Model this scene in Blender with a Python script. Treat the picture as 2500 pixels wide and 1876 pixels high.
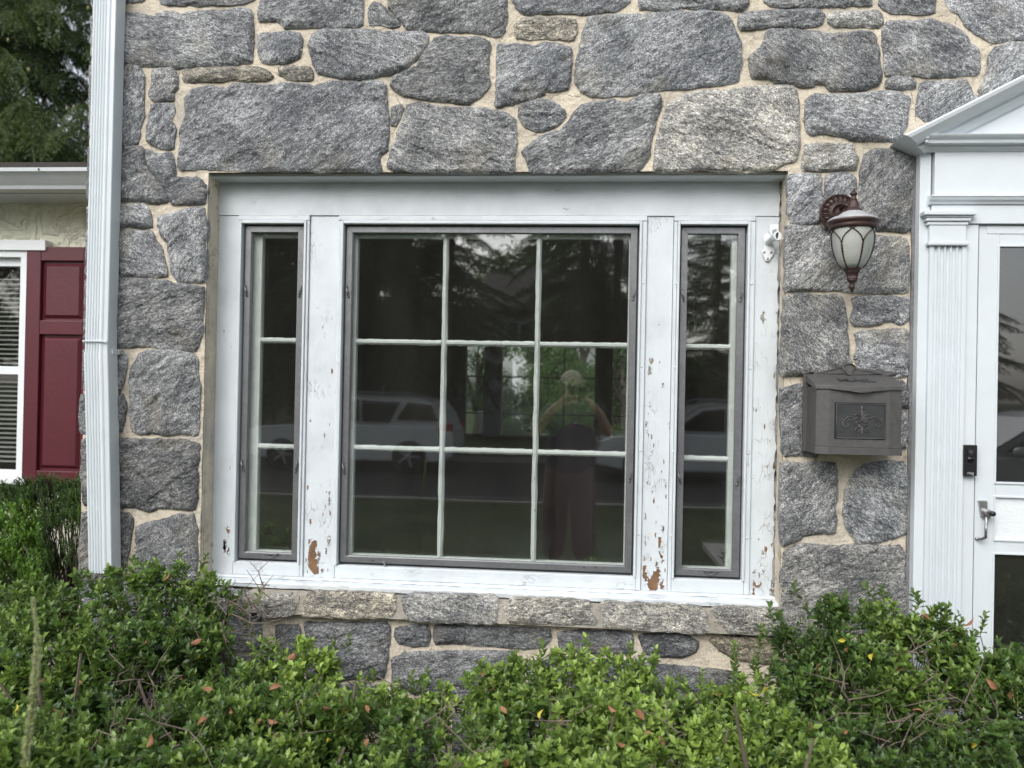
import bpy, bmesh, math, random
import numpy as np
from mathutils import Vector, Matrix, noise, Quaternion
from mathutils.geometry import delaunay_2d_cdt
R_ = math.radians
scene = bpy.context.scene
for o in list(bpy.data.objects): bpy.data.objects.remove(o)

# ---------------------------------------------------------------- camera
CAM_D, CAM_Z, F_PX = 3.1, 1.6, 1926.8
YAW, PITCH, ROLL = R_(4.785), R_(0.293), R_(1.141)
ROT = Matrix.Rotation(YAW, 3, 'Z') @ Matrix.Rotation(PITCH, 3, 'X') @ Matrix.Rotation(ROLL, 3, 'Y').transposed()
CAM = Vector((0, -CAM_D, CAM_Z))
cd = bpy.data.cameras.new('camera'); cam = bpy.data.objects.new('camera', cd)
scene.collection.objects.link(cam); scene.camera = cam
cd.sensor_width = 36; cd.sensor_fit = 'HORIZONTAL'; cd.lens = F_PX / 2500 * 36
cd.clip_start = 0.02; cd.clip_end = 600
_r, _u, _b = ROT @ Vector((1, 0, 0)), ROT @ Vector((0, 0, 1)), ROT @ Vector((0, -1, 0))
cam.matrix_world = Matrix(((_r.x, _u.x, _b.x, CAM.x), (_r.y, _u.y, _b.y, CAM.y), (_r.z, _u.z, _b.z, CAM.z), (0, 0, 0, 1)))
cd.dof.use_dof = True; cd.dof.focus_distance = 3.05; cd.dof.aperture_fstop = 2.6

# ---------------------------------------------------------------- world, sun, exposure
SUN_EL, SUN_AZ = R_(40), R_(203)          # azimuth clockwise from +Y: the light comes from the street side, a little left
w = bpy.data.worlds.new('World'); scene.world = w; w.use_nodes = True
nt = w.node_tree; nt.nodes.clear()
sky = nt.nodes.new('ShaderNodeTexSky'); sky.sky_type = 'NISHITA'; sky.sun_disc = False
sky.sun_elevation = SUN_EL; sky.sun_rotation = SUN_AZ; sky.dust_density = 3.0; sky.air_density = 1.0
hs = nt.nodes.new('ShaderNodeHueSaturation'); hs.inputs['Saturation'].default_value = 0.31; hs.inputs['Value'].default_value = 1.0
bg = nt.nodes.new('ShaderNodeBackground'); bg.inputs['Strength'].default_value = 0.15
wo = nt.nodes.new('ShaderNodeOutputWorld')
nt.links.new(sky.outputs[0], hs.inputs['Color']); nt.links.new(hs.outputs[0], bg.inputs['Color']); nt.links.new(bg.outputs[0], wo.inputs['Surface'])
sl = bpy.data.lights.new('sun', 'SUN'); sl.energy = 1.15; sl.angle = R_(45); sl.color = (1, .985, .96)
so = bpy.data.objects.new('sun', sl); scene.collection.objects.link(so)
sdir = Vector((math.sin(SUN_AZ) * math.cos(SUN_EL), math.cos(SUN_AZ) * math.cos(SUN_EL), math.sin(SUN_EL)))
so.rotation_euler = sdir.to_track_quat('Z', 'Y').to_euler()
scene.view_settings.view_transform = 'Standard'; scene.view_settings.look = 'None'
scene.view_settings.exposure = 0.72; scene.view_settings.gamma = 1; scene.view_settings.use_curve_mapping = False
scene.cycles.max_bounces = 10; scene.cycles.transparent_max_bounces = 24; scene.cycles.glossy_bounces = 4

# ---------------------------------------------------------------- measuring: where a sight line of the photograph meets the plane y = Y
def at(px, py, Y=0.0):
    d = ROT @ Vector((px - 1250, F_PX, -(py - 938)))
    t = (Y + CAM_D) / d.y
    return CAM + d * t
def wx(px, py, Y=0.0): return at(px, py, Y).x
def wz(px, py, Y=0.0): return at(px, py, Y).z

# ---------------------------------------------------------------- helpers
COL = scene.collection
def tag(o, label=None, cat=None, group=None, kind=None):
    if label: o['label'] = label
    if cat: o['category'] = cat
    if group: o['group'] = group
    if kind: o['kind'] = kind
    return o
def empty(name, loc=(0, 0, 0), rz=0.0):
    o = bpy.data.objects.new(name, None); COL.objects.link(o); o.location = loc; o.rotation_euler = (0, 0, rz)
    o.empty_display_size = .1; return o
def link(name, me, parent=None, loc=None, rot=None):
    o = bpy.data.objects.new(name, me); COL.objects.link(o)
    if parent is not None: o.parent = parent
    if loc is not None: o.location = loc
    if rot is not None: o.rotation_euler = rot
    return o
class MB:
    def __init__(s): s.v = []; s.f = []
    def add(s, vs, fs):
        n = len(s.v); s.v += [tuple(v) for v in vs]; s.f += [tuple(i + n for i in f) for f in fs]; return s
    def box(s, x0, x1, y0, y1, z0, z1):
        if x0 > x1: x0, x1 = x1, x0
        if y0 > y1: y0, y1 = y1, y0
        if z0 > z1: z0, z1 = z1, z0
        return s.add([(x0, y0, z0), (x1, y0, z0), (x1, y1, z0), (x0, y1, z0), (x0, y0, z1), (x1, y0, z1), (x1, y1, z1), (x0, y1, z1)],
                     [(3, 2, 1, 0), (4, 5, 6, 7), (0, 1, 5, 4), (1, 2, 6, 5), (2, 3, 7, 6), (3, 0, 4, 7)])
    def prism_y(s, poly, y0, y1):          # polygon in (x, z), extruded along y
        n = len(poly)
        a = sum(poly[i][0] * poly[(i + 1) % n][1] - poly[(i + 1) % n][0] * poly[i][1] for i in range(n))
        if a < 0: poly = poly[::-1]
        vs = [(p[0], y0, p[1]) for p in poly] + [(p[0], y1, p[1]) for p in poly]
        return s.add(vs, [tuple(range(n)), tuple(range(2 * n - 1, n - 1, -1))] + [(i, i + n, (i + 1) % n + n, (i + 1) % n) for i in range(n)])
    def prism_x(s, prof, x0, x1):          # profile in (y, z), extruded along x
        n = len(prof)
        vs = [(x0, p[0], p[1]) for p in prof] + [(x1, p[0], p[1]) for p in prof]
        return s.add(vs, [tuple(range(n)), tuple(range(2 * n - 1, n - 1, -1))] + [(i, i + n, (i + 1) % n + n, (i + 1) % n) for i in range(n)])
    def prism_z(s, prof, z0, z1, off=(0, 0)):   # profile in (x, y), extruded along z
        n = len(prof)
        vs = [(p[0], p[1], z0) for p in prof] + [(p[0] + off[0], p[1] + off[1], z1) for p in prof]
        return s.add(vs, [tuple(range(n - 1, -1, -1)), tuple(range(n, 2 * n))] + [(i, (i + 1) % n, (i + 1) % n + n, i + n) for i in range(n)])
    def tube(s, pts, r, seg=8, cap=True):
        pts = [Vector(p) for p in pts]; n = len(pts)
        rs = r if isinstance(r, (list, tuple)) else [r] * n
        up = Vector((0, 0, 1)); vs = []
        for i, p in enumerate(pts):
            d = (pts[min(i + 1, n - 1)] - pts[max(i - 1, 0)])
            d = d.normalized() if d.length > 1e-9 else Vector((0, 0, 1))
            a = d.cross(up)
            if a.length < 1e-3: a = d.cross(Vector((0, 1, 0)))
            a.normalize(); b = d.cross(a).normalized()
            up = b.cross(d) * -1 if abs(b.dot(up)) > .1 else up
            for k in range(seg):
                t = 2 * math.pi * k / seg
                vs.append(p + (a * math.cos(t) + b * math.sin(t)) * rs[i])
        fs = [(i * seg + k, i * seg + (k + 1) % seg, (i + 1) * seg + (k + 1) % seg, (i + 1) * seg + k) for i in range(n - 1) for k in range(seg)]
        if cap: fs += [tuple(range(seg - 1, -1, -1)), tuple((n - 1) * seg + k for k in range(seg))]
        return s.add(vs, fs)
    def lathe(s, prof, c=(0, 0, 0), seg=32, axis='Z', flute=0, famp=0):  # prof: (r, h)
        vs = []; n = len(prof)
        for i, (r, h) in enumerate(prof):
            for k in range(seg):
                t = 2 * math.pi * k / seg
                rr = r * (1 + famp * math.cos(flute * t)) if flute else r
                a, b = rr * math.cos(t), rr * math.sin(t)
                vs.append((c[0] + a, c[1] + b, c[2] + h) if axis == 'Z' else (c[0] + a, c[1] - h, c[2] + b))
        fs = [(i * seg + k, i * seg + (k + 1) % seg, (i + 1) * seg + (k + 1) % seg, (i + 1) * seg + k) for i in range(n - 1) for k in range(seg)]
        return s.add(vs, fs + [tuple(range(seg - 1, -1, -1)), tuple((n - 1) * seg + k for k in range(seg))])
    def sphere(s, c, r, u=12, v=8):
        rr = r if isinstance(r, (tuple, list)) else (r, r, r)
        vs = [(c[0], c[1], c[2] - rr[2])]
        for j in range(1, v):
            p = math.pi * j / v
            for i in range(u):
                t = 2 * math.pi * i / u
                vs.append((c[0] + rr[0] * math.sin(p) * math.cos(t), c[1] + rr[1] * math.sin(p) * math.sin(t), c[2] - rr[2] * math.cos(p)))
        vs.append((c[0], c[1], c[2] + rr[2])); L = len(vs) - 1
        fs = [(0, 1 + (i + 1) % u, 1 + i) for i in range(u)]
        for j in range(v - 2):
            a = 1 + j * u
            fs += [(a + i, a + (i + 1) % u, a + u + (i + 1) % u, a + u + i) for i in range(u)]
        a = 1 + (v - 2) * u
        fs += [(a + i, a + (i + 1) % u, L) for i in range(u)]
        return s.add(vs, fs)
    def mesh(s, name, mat, smooth=False, fix=True):
        me = bpy.data.meshes.new(name); me.from_pydata(s.v, [], s.f)
        if fix:
            bm = bmesh.new(); bm.from_mesh(me); bmesh.ops.recalc_face_normals(bm, faces=bm.faces); bm.to_mesh(me); bm.free()
        if mat: me.materials.append(mat)
        if smooth: me.polygons.foreach_set('use_smooth', [True] * len(me.polygons))
        me.update(); return me
    def build(s, name, mat, parent=None, smooth=False, bevel=0, seg=2, label=None, loc=None, rot=None, wob=0):
        me = s.mesh(name, mat, smooth)
        o = link(name, me, parent, loc, rot)
        if bevel:
            b = o.modifiers.new('bevel', 'BEVEL'); b.width = bevel; b.segments = seg; b.limit_method = 'ANGLE'; b.angle_limit = R_(35)
            b.harden_normals = False
        if smooth == 'auto':
            pass
        if label: o['label'] = label
        return o
def np_mesh(name, V, Fc, mat, attrs=None, smooth=False):   # V (n,3), Fc (m,k) arrays of one polygon size
    me = bpy.data.meshes.new(name)
    n, m, k = len(V), len(Fc), Fc.shape[1]
    me.vertices.add(n); me.vertices.foreach_set('co', np.asarray(V, np.float32).ravel())
    me.loops.add(m * k); me.loops.foreach_set('vertex_index', np.asarray(Fc, np.int32).ravel())
    me.polygons.add(m); me.polygons.foreach_set('loop_start', np.arange(0, m * k, k, dtype=np.int32))
    if smooth: me.polygons.foreach_set('use_smooth', np.ones(m, bool))
    me.materials.append(mat)
    for an, arr in (attrs or {}).items():
        a = me.attributes.new(an, 'FLOAT', 'POINT'); a.data.foreach_set('value', np.asarray(arr, np.float32))
    me.update(calc_edges=True); me.validate(); return me

# ---------------------------------------------------------------- materials
def newmat(name):
    m = bpy.data.materials.new(name); m.use_nodes = True
    nt = m.node_tree; b = nt.nodes['Principled BSDF']; return m, nt, b
def N(nt, t, **kw):
    n = nt.nodes.new(t)
    for k, v in kw.items():
        if k in ('inp',):
            for a, c in v.items(): n.inputs[a].default_value = c
        else: setattr(n, k, v)
    return n
def L(nt, a, b): nt.links.new(a, b)
def ramp(nt, stops, interp='LINEAR'):
    r = nt.nodes.new('ShaderNodeValToRGB'); cr = r.color_ramp; cr.interpolation = interp
    while len(cr.elements) > 1: cr.elements.remove(cr.elements[-1])
    cr.elements[0].position = stops[0][0]; cr.elements[0].color = (*stops[0][1], 1)
    for p, c in stops[1:]:
        e = cr.elements.new(p); e.color = (*c, 1)
    return r
def g(v): return (v, v, v)
def coords(nt, kind='Object', scale=(1, 1, 1), rand=True, loc=(0, 0, 0)):
    tc = N(nt, 'ShaderNodeTexCoord'); mp = N(nt, 'ShaderNodeMapping')
    mp.inputs['Scale'].default_value = scale; mp.inputs['Location'].default_value = loc
    src = tc.outputs[kind]
    if rand:
        oi = N(nt, 'ShaderNodeObjectInfo'); mu = N(nt, 'ShaderNodeMath', operation='MULTIPLY', inp={1: 37.0}); L(nt, oi.outputs['Random'], mu.inputs[0])
        ad = N(nt, 'ShaderNodeVectorMath', operation='ADD'); L(nt, src, ad.inputs[0]); L(nt, mu.outputs[0], ad.inputs[1]); src = ad.outputs[0]
    L(nt, src, mp.inputs[0]); return mp.outputs[0]
def nz(nt, vec, scale, detail=3, rough=.5, dist=0):
    n = N(nt, 'ShaderNodeTexNoise'); n.inputs['Scale'].default_value = scale; n.inputs['Detail'].default_value = detail
    n.inputs['Roughness'].default_value = rough; n.inputs['Distortion'].default_value = dist; L(nt, vec, n.inputs['Vector']); return n.outputs['Fac']
def bump(nt, h, dist, strength=1.0, prev=None):
    b = N(nt, 'ShaderNodeBump'); b.inputs['Strength'].default_value = strength; b.inputs['Distance'].default_value = dist
    L(nt, h, b.inputs['Height'])
    if prev is not None: L(nt, prev, b.inputs['Normal'])
    return b.outputs['Normal']
def mixc(nt, fac, a, b, mode='MIX'):
    m = N(nt, 'ShaderNodeMix', data_type='RGBA', blend_type=mode)
    for s, v in ((m.inputs[0], fac), (m.inputs[6], a), (m.inputs[7], b)):
        if isinstance(v, (int, float)): s.default_value = v
        elif isinstance(v, tuple): s.default_value = (*v, 1) if len(v) == 3 else v
        else: L(nt, v, s)
    return m.outputs[2]
def simple(name, col, rough=.5, metal=0, nscale=40, namp=.12, bscale=0, bdist=.0005, spec=.5, coat=0):
    m, nt, b = newmat(name); v = coords(nt)
    n1 = nz(nt, v, nscale, 4, .6); n2 = nz(nt, v, nscale * .17, 3, .5)
    s = N(nt, 'ShaderNodeMath', operation='ADD'); L(nt, n1, s.inputs[0]); L(nt, n2, s.inputs[1])
    r = ramp(nt, [(.35, tuple(c * (1 - namp) for c in col)), (1.0, col), (1.6, tuple(min(1, c * (1 + namp)) for c in col))])
    h = N(nt, 'ShaderNodeMath', operation='MULTIPLY', inp={1: .5}); L(nt, s.outputs[0], h.inputs[0])
    r.color_ramp.elements[0].position = .3; r.color_ramp.elements[1].position = .5; r.color_ramp.elements[2].position = .7
    L(nt, h.outputs[0], r.inputs[0]); L(nt, r.outputs[0], b.inputs['Base Color'])
    b.inputs['Roughness'].default_value = rough; b.inputs['Metallic'].default_value = metal
    b.inputs['Specular IOR Level'].default_value = spec
    if coat: b.inputs['Coat Weight'].default_value = coat
    if bscale: L(nt, bump(nt, nz(nt, v, bscale, 4, .6), bdist), b.inputs['Normal'])
    return m

def stone_mat():
    m, nt, b = newmat('foliated_stone')
    oi = N(nt, 'ShaderNodeObjectInfo'); sep = N(nt, 'ShaderNodeSeparateColor'); L(nt, oi.outputs['Color'], sep.inputs[0])
    vs = coords(nt, scale=(.42, .8, 1)); vr = coords(nt)
    fine = nz(nt, vs, 170, 3, .7, .8); mid = nz(nt, vs, 62, 3, .6, 1.0); grain = nz(nt, vr, 230, 2, .6); big = nz(nt, vr, 7, 3, .55)
    def m2(op, a, bb):
        n = N(nt, 'ShaderNodeMath', operation=op)
        for i, x in enumerate((a, bb)):
            if isinstance(x, (int, float)): n.inputs[i].default_value = x
            else: L(nt, x, n.inputs[i])
        return n.outputs[0]
    fl = m2('MULTIPLY', sep.outputs[2], .26)      # some stones are speckled, others streaked
    h = m2('ADD', m2('MULTIPLY', fine, m2('SUBTRACT', .54, fl)), m2('ADD', m2('MULTIPLY', mid, .24), m2('MULTIPLY', grain, m2('ADD', .20, fl))))
    h2 = m2('ADD', h, m2('MULTIPLY', m2('SUBTRACT', big, .5), .22))
    r = ramp(nt, [(.36, (.034, .037, .043)), (.445, (.098, .105, .116)), (.50, (.205, .215, .226)), (.555, (.385, .395, .400)), (.64, (.70, .71, .70))])
    L(nt, h2, r.inputs[0])
    c = mixc(nt, sep.outputs[1], r.outputs[0], (1.0, .86, .62), 'MULTIPLY')       # warmth
    warm = ramp(nt, [(.55, g(0)), (.72, g(1))]); L(nt, nz(nt, vr, 4.5, 4, .6), warm.inputs[0])
    c = mixc(nt, m2('MULTIPLY', warm.outputs[0], .30), c, (.30, .25, .15))
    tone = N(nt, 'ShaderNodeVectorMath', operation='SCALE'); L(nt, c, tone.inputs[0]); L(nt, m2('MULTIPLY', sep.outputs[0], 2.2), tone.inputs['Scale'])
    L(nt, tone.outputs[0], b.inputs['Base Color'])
    b.inputs['Roughness'].default_value = .62; b.inputs['Specular IOR Level'].default_value = .45
    L(nt, bump(nt, h, .0105, 1.0), b.inputs['Normal'])
    return m
def mortar_mat(name='mortar', col=(.66, .59, .475)):
    m, nt, b = newmat(name); v = coords(nt, rand=False)
    big = nz(nt, v, 5, 4, .6); sand = nz(nt, v, 260, 2, .7); mid = nz(nt, v, 38, 3, .6)
    r = ramp(nt, [(.3, tuple(c * .80 for c in col)), (.5, col), (.72, tuple(min(1, c * 1.18) for c in col))]); L(nt, big, r.inputs[0])
    sp = ramp(nt, [(.36, g(.62)), (.47, g(1))]); L(nt, sand, sp.inputs[0])
    c = mixc(nt, .8, r.outputs[0], sp.outputs[0], 'MULTIPLY')
    gr = ramp(nt, [(.52, g(0)), (.7, g(1))]); L(nt, nz(nt, v, 2.3, 4, .6), gr.inputs[0])
    c = mixc(nt, gr.outputs[0], c, (.50, .46, .40))
    vo = N(nt, 'ShaderNodeTexVoronoi', feature='DISTANCE_TO_EDGE'); vo.inputs['Scale'].default_value = 4.5
    dn = N(nt, 'ShaderNodeTexNoise'); dn.inputs['Scale'].default_value = 12; dn.inputs['Detail'].default_value = 4; L(nt, v, dn.inputs['Vector'])
    sc = N(nt, 'ShaderNodeVectorMath', operation='SCALE', inp={'Scale': .16}); L(nt, dn.outputs['Color'], sc.inputs[0]); av = N(nt, 'ShaderNodeVectorMath', operation='ADD'); L(nt, v, av.inputs[0]); L(nt, sc.outputs[0], av.inputs[1]); L(nt, av.outputs[0], vo.inputs['Vector'])
    ck = ramp(nt, [(0, g(1)), (.010, g(0))]); L(nt, vo.outputs['Distance'], ck.inputs[0]); cm_ = ramp(nt, [(.50, g(0)), (.56, g(1))]); L(nt, nz(nt, v, 3.1, 2), cm_.inputs[0])
    cf = N(nt, 'ShaderNodeMath', operation='MULTIPLY'); L(nt, ck.outputs[0], cf.inputs[0]); L(nt, cm_.outputs[0], cf.inputs[1]); c = mixc(nt, cf.outputs[0], c, (.12, .10, .08))
    st = ramp(nt, [(.56, g(0)), (.66, g(.55))]); L(nt, nz(nt, v, 11, 4, .7), st.inputs[0]); c = mixc(nt, st.outputs[0], c, (.30, .26, .20))
    L(nt, c, b.inputs['Base Color']); b.inputs['Roughness'].default_value = .9; b.inputs['Specular IOR Level'].default_value = .2
    n = bump(nt, mid, .012, .9); L(nt, bump(nt, sand, .0035, 1, n), b.inputs['Normal'])
    return m
def paint_mat(name, peel=0.0, vert=True, col=(.60, .645, .675), rough=.5):
    m, nt, b = newmat(name); v = coords(nt, rand=True)
    vb = coords(nt, scale=(1, 1, .05) if vert else (.05, 1, 1), rand=True)
    brush = nz(nt, vb, 260, 3, .6); dirt = nz(nt, v, 6, 4, .62)
    r = ramp(nt, [(.25, tuple(c * .86 for c in col)), (.5, col), (.75, tuple(min(.86, c * 1.08) for c in col))]); L(nt, dirt, r.inputs[0])
    c = r.outputs[0]; nrm = bump(nt, brush, .0011, .7)
    if peel:
        vc = coords(nt, scale=(1, 1, .32) if vert else (.32, 1, 1), rand=True)
        vo = N(nt, 'ShaderNodeTexVoronoi', feature='DISTANCE_TO_EDGE'); vo.inputs['Scale'].default_value = 34; 
        ds = N(nt, 'ShaderNodeVectorMath', operation='ADD'); nn = N(nt, 'ShaderNodeTexNoise'); nn.inputs['Scale'].default_value = 22; nn.inputs['Detail'].default_value = 4
        L(nt, vc, nn.inputs['Vector']); sc = N(nt, 'ShaderNodeVectorMath', operation='SCALE', inp={'Scale': .09}); L(nt, nn.outputs['Color'], sc.inputs[0])
        L(nt, vc, ds.inputs[0]); L(nt, sc.outputs[0], ds.inputs[1]); L(nt, ds.outputs[0], vo.inputs['Vector'])
        ck = ramp(nt, [(0, g(1)), (.022, g(0))]); L(nt, vo.outputs['Distance'], ck.inputs[0])
        area = ramp(nt, [(.63 - .10 * peel, g(0)), (.69 - .07 * peel, g(1))]); L(nt, nz(nt, v, 7, 4, .65), area.inputs[0])
        cm = N(nt, 'ShaderNodeMath', operation='MULTIPLY'); L(nt, ck.outputs[0], cm.inputs[0]); L(nt, area.outputs[0], cm.inputs[1])
        c = mixc(nt, cm.outputs[0], c, (.36, .35, .33))
        chip = ramp(nt, [(.70 - .035 * peel, g(0)), (.715 - .035 * peel, g(1))]); L(nt, nz(nt, vc, 26, 5, .72), chip.inputs[0])
        c2 = mixc(nt, nz(nt, vb, 90, 3), (.13, .075, .04), (.36, .27, .19))
        c = mixc(nt, chip.outputs[0], c, c2)
        iv = N(nt, 'ShaderNodeMath', operation='ADD'); L(nt, cm.outputs[0], iv.inputs[0]); L(nt, chip.outputs[0], iv.inputs[1])
        ng = N(nt, 'ShaderNodeMath', operation='MULTIPLY', inp={1: -1.0}); L(nt, iv.outputs[0], ng.inputs[0])
        nrm = bump(nt, ng.outputs[0], .0018, .9, nrm)
        nrm = bump(nt, nz(nt, vc, 60, 4, .7), .0016, .5 * peel + .2, nrm)
    L(nt, c, b.inputs['Base Color']); b.inputs['Roughness'].default_value = rough; b.inputs['Specular IOR Level'].default_value = .4
    L(nt, nrm, b.inputs['Normal']); return m
def glass_mat(name, wave=.0004, tint=(.93, .95, .94), refl=1.0, r0=.045, dust=.004):
    m, nt, b = newmat(name); nt.nodes.remove(b); out = nt.nodes['Material Output']
    v = coords(nt, scale=(1, 1, .35), rand=True)
    nrm = bump(nt, nz(nt, v, 2.2, 1, .5), wave, 1.0)
    gl = N(nt, 'ShaderNodeBsdfGlossy'); gl.inputs['Roughness'].default_value = .0; gl.inputs['Color'].default_value = (refl, refl, refl, 1); L(nt, nrm, gl.inputs['Normal'])
    tr = N(nt, 'ShaderNodeBsdfTransparent'); tr.inputs['Color'].default_value = (*tint, 1)
    lw = N(nt, 'ShaderNodeLayerWeight', inp={'Blend': .5}); pw = N(nt, 'ShaderNodeMath', operation='POWER', inp={1: 5.0}); L(nt, lw.outputs['Facing'], pw.inputs[0])
    ml = N(nt, 'ShaderNodeMath', operation='MULTIPLY_ADD', inp={1: 1 - r0, 2: r0}); L(nt, pw.outputs[0], ml.inputs[0])
    mx = N(nt, 'ShaderNodeMixShader'); L(nt, ml.outputs[0], mx.inputs[0]); L(nt, tr.outputs[0], mx.inputs[1]); L(nt, gl.outputs[0], mx.inputs[2])
    df = N(nt, 'ShaderNodeBsdfDiffuse'); df.inputs['Color'].default_value = (.50, .47, .44, 1)      # film of dust on the pane
    v2 = coords(nt, scale=(1, 1, .25), rand=True); dr = ramp(nt, [(.25, g(dust * .5)), (.75, g(dust * 1.6))]); L(nt, nz(nt, v2, 5, 4, .65), dr.inputs[0])
    m2 = N(nt, 'ShaderNodeMixShader'); L(nt, dr.outputs[0], m2.inputs[0]); L(nt, mx.outputs[0], m2.inputs[1]); L(nt, df.outputs[0], m2.inputs[2])
    L(nt, m2.outputs[0], out.inputs['Surface']); return m
def leaf_mat(name, dark, mid, light, rough=.38, trans=.25):
    m, nt, b = newmat(name); out = nt.nodes['Material Output']
    at_ = N(nt, 'ShaderNodeAttribute', attribute_name='tint'); at2 = N(nt, 'ShaderNodeAttribute', attribute_name='tint', attribute_type='OBJECT')
    ad = N(nt, 'ShaderNodeMath', operation='ADD'); L(nt, at_.outputs['Fac'], ad.inputs[0]); L(nt, at2.outputs['Fac'], ad.inputs[1])
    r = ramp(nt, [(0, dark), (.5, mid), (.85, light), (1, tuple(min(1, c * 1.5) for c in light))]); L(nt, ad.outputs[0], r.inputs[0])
    geo = N(nt, 'ShaderNodeNewGeometry'); c = mixc(nt, geo.outputs['Backfacing'], r.outputs[0], mixc(nt, .45, r.outputs[0], (.22, .30, .12)))
    L(nt, c, b.inputs['Base Color']); b.inputs['Roughness'].default_value = rough; b.inputs['Specular IOR Level'].default_value = .5
    tl = N(nt, 'ShaderNodeBsdfTranslucent'); c3 = mixc(nt, .5, c, (.25, .42, .03)); L(nt, c3, tl.inputs['Color'])
    mx = N(nt, 'ShaderNodeMixShader', inp={0: trans}); L(nt, b.outputs[0], mx.inputs[1]); L(nt, tl.outputs[0], mx.inputs[2]); L(nt, mx.outputs[0], out.inputs['Surface'])
    return m

M = {}
M['stone'] = stone_mat(); M['mortar'] = mortar_mat(); M['caulk'] = mortar_mat('caulk', (.30, .285, .26)); M['ledge_mortar'] = mortar_mat('ledge_mortar', (.40, .37, .32))
M['paint'] = paint_mat('white_paint', 0); M['paint_peel'] = paint_mat('white_paint_peeling', 1.0); M['paint_peel_h'] = paint_mat('white_paint_peeling_sill', .9, vert=False)
M['paint_some'] = paint_mat('white_paint_worn', .25); M['paint_h'] = paint_mat('white_paint_head', .12, vert=False)
M['muntin'] = paint_mat('muntin_paint', .4, col=(.80, .81, .80))
M['door_white'] = simple('door_white', (.61, .66, .69), .35, nscale=12, namp=.05)
M['spout_white'] = simple('downspout_white', (.64, .69, .72), .32, nscale=9, namp=.06)
M['alu'] = simple('grey_aluminium', (.21, .215, .225), .38, .55, nscale=60, namp=.22, bscale=300, bdist=.0002)
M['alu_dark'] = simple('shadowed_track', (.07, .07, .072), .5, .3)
M['steel'] = simple('brushed_steel', (.42, .42, .42), .32, .9)
M['glass'] = glass_mat('window_glass'); M['storm'] = glass_mat('storm_glass', .0011, r0=.11, dust=.010); M['door_glass'] = glass_mat('door_glass', .0008, (.5, .52, .53), 1.0, .13, .02)
M['wood'] = simple('bare_wood', (.19, .105, .055), .8, nscale=120, namp=.5, bscale=160, bdist=.002)
M['bronze'] = simple('red_bronze', (.052, .029, .026), .42, .35, nscale=70, namp=.3, bscale=260, bdist=.0006)
M['lamp_glass'] = simple('frosted_lamp_glass', (.37, .385, .355), .3, nscale=14, namp=.25)
M['lamp_top'] = simple('weathered_lamp_top', (.36, .37, .385), .55, nscale=60, namp=.25)
M['mail'] = simple('grey_mailbox', (.092, .090, .088), .45, .2, nscale=240, namp=.25, bscale=420, bdist=.0003)
M['mail_dark'] = simple('mailbox_plate', (.050, .052, .054), .42, .3, nscale=240, namp=.3)
M['black'] = simple('black_plastic', (.012, .012, .013), .3); M['lens'] = simple('black_lens', (.004, .004, .005), .08)
M['letter'] = simple('pale_print', (.35, .35, .36), .5)
M['shutter'] = simple('burgundy_shutter', (.080, .0085, .0165), .42, nscale=30, namp=.12, bscale=45, bdist=.0008)
M['gutter'] = simple('grey_white_gutter', (.46, .49, .51), .4, nscale=8, namp=.12)
M['shingle'] = simple('brown_shingle', (.045, .038, .036), .9, nscale=90, namp=.4, bscale=200, bdist=.002)
M['slat'] = simple('blind_slat', (.27, .27, .255), .5); M['vinyl'] = simple('white_vinyl', (.72, .75, .77), .35, namp=.05)
M['dark'] = simple('dark_interior', (.022, .020, .020), .8)
M['bark'] = simple('twig_bark', (.15, .12, .095), .8, nscale=90, namp=.35); M['darkbark'] = simple('dark_bark', (.035, .026, .022), .9, nscale=60, namp=.4)
M['stem'] = simple('green_stem', (.20, .24, .06), .6, nscale=60, namp=.3)
M['dead'] = simple('dead_leaf', (.26, .125, .065), .75, nscale=60, namp=.35)
M['yellow'] = simple('yellow_leaf', (.42, .36, .04), .5, nscale=60, namp=.2)
M['holly'] = leaf_mat('holly_leaf', (.018, .042, .013), (.078, .146, .030), (.205, .300, .058), .36, .28)
M['yew'] = leaf_mat('yew_needle', (.007, .020, .006), (.032, .085, .016), (.11, .22, .03), .5, .2)
M['conifer'] = leaf_mat('conifer_needle', (.005, .010, .006), (.020, .038, .018), (.095, .135, .045), .6, .15)
M['broad'] = leaf_mat('broad_leaf', (.015, .035, .012), (.045, .10, .025), (.12, .22, .05), .5, .3)
def stucco_mat():
    m, nt, b = newmat('cream_stucco'); v = coords(nt, rand=False)
    n1 = N(nt, 'ShaderNodeTexNoise'); n1.inputs['Scale'].default_value = 7; n1.inputs['Detail'].default_value = 5; n1.inputs['Distortion'].default_value = 2.2; L(nt, v, n1.inputs['Vector'])
    rg = ramp(nt, [(.44, g(0)), (.49, g(1)), (.505, g(.1)), (.6, g(.5)), (.64, g(0))]); L(nt, n1.outputs['Fac'], rg.inputs[0])
    c = ramp(nt, [(.3, (.72, .72, .58)), (.7, (.84, .83, .70))]); L(nt, nz(nt, v, 4, 3), c.inputs[0])
    L(nt, c.outputs[0], b.inputs['Base Color']); b.inputs['Roughness'].default_value = .85
    n = bump(nt, rg.outputs[0], .010, .8); L(nt, bump(nt, nz(nt, v, 90, 3), .003, .6, n), b.inputs['Normal']); return m
M['stucco'] = stucco_mat()
def embossed_mat():
    m, nt, b = newmat('embossed_white'); v = coords(nt, scale=(.45, 1, 1))
    b.inputs['Base Color'].default_value = (.72, .76, .78, 1); b.inputs['Roughness'].default_value = .4
    L(nt, bump(nt, nz(nt, v, 110, 3, .6, 1.0), .0022, 1), b.inputs['Normal']); return m
M['emboss'] = embossed_mat()
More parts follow.
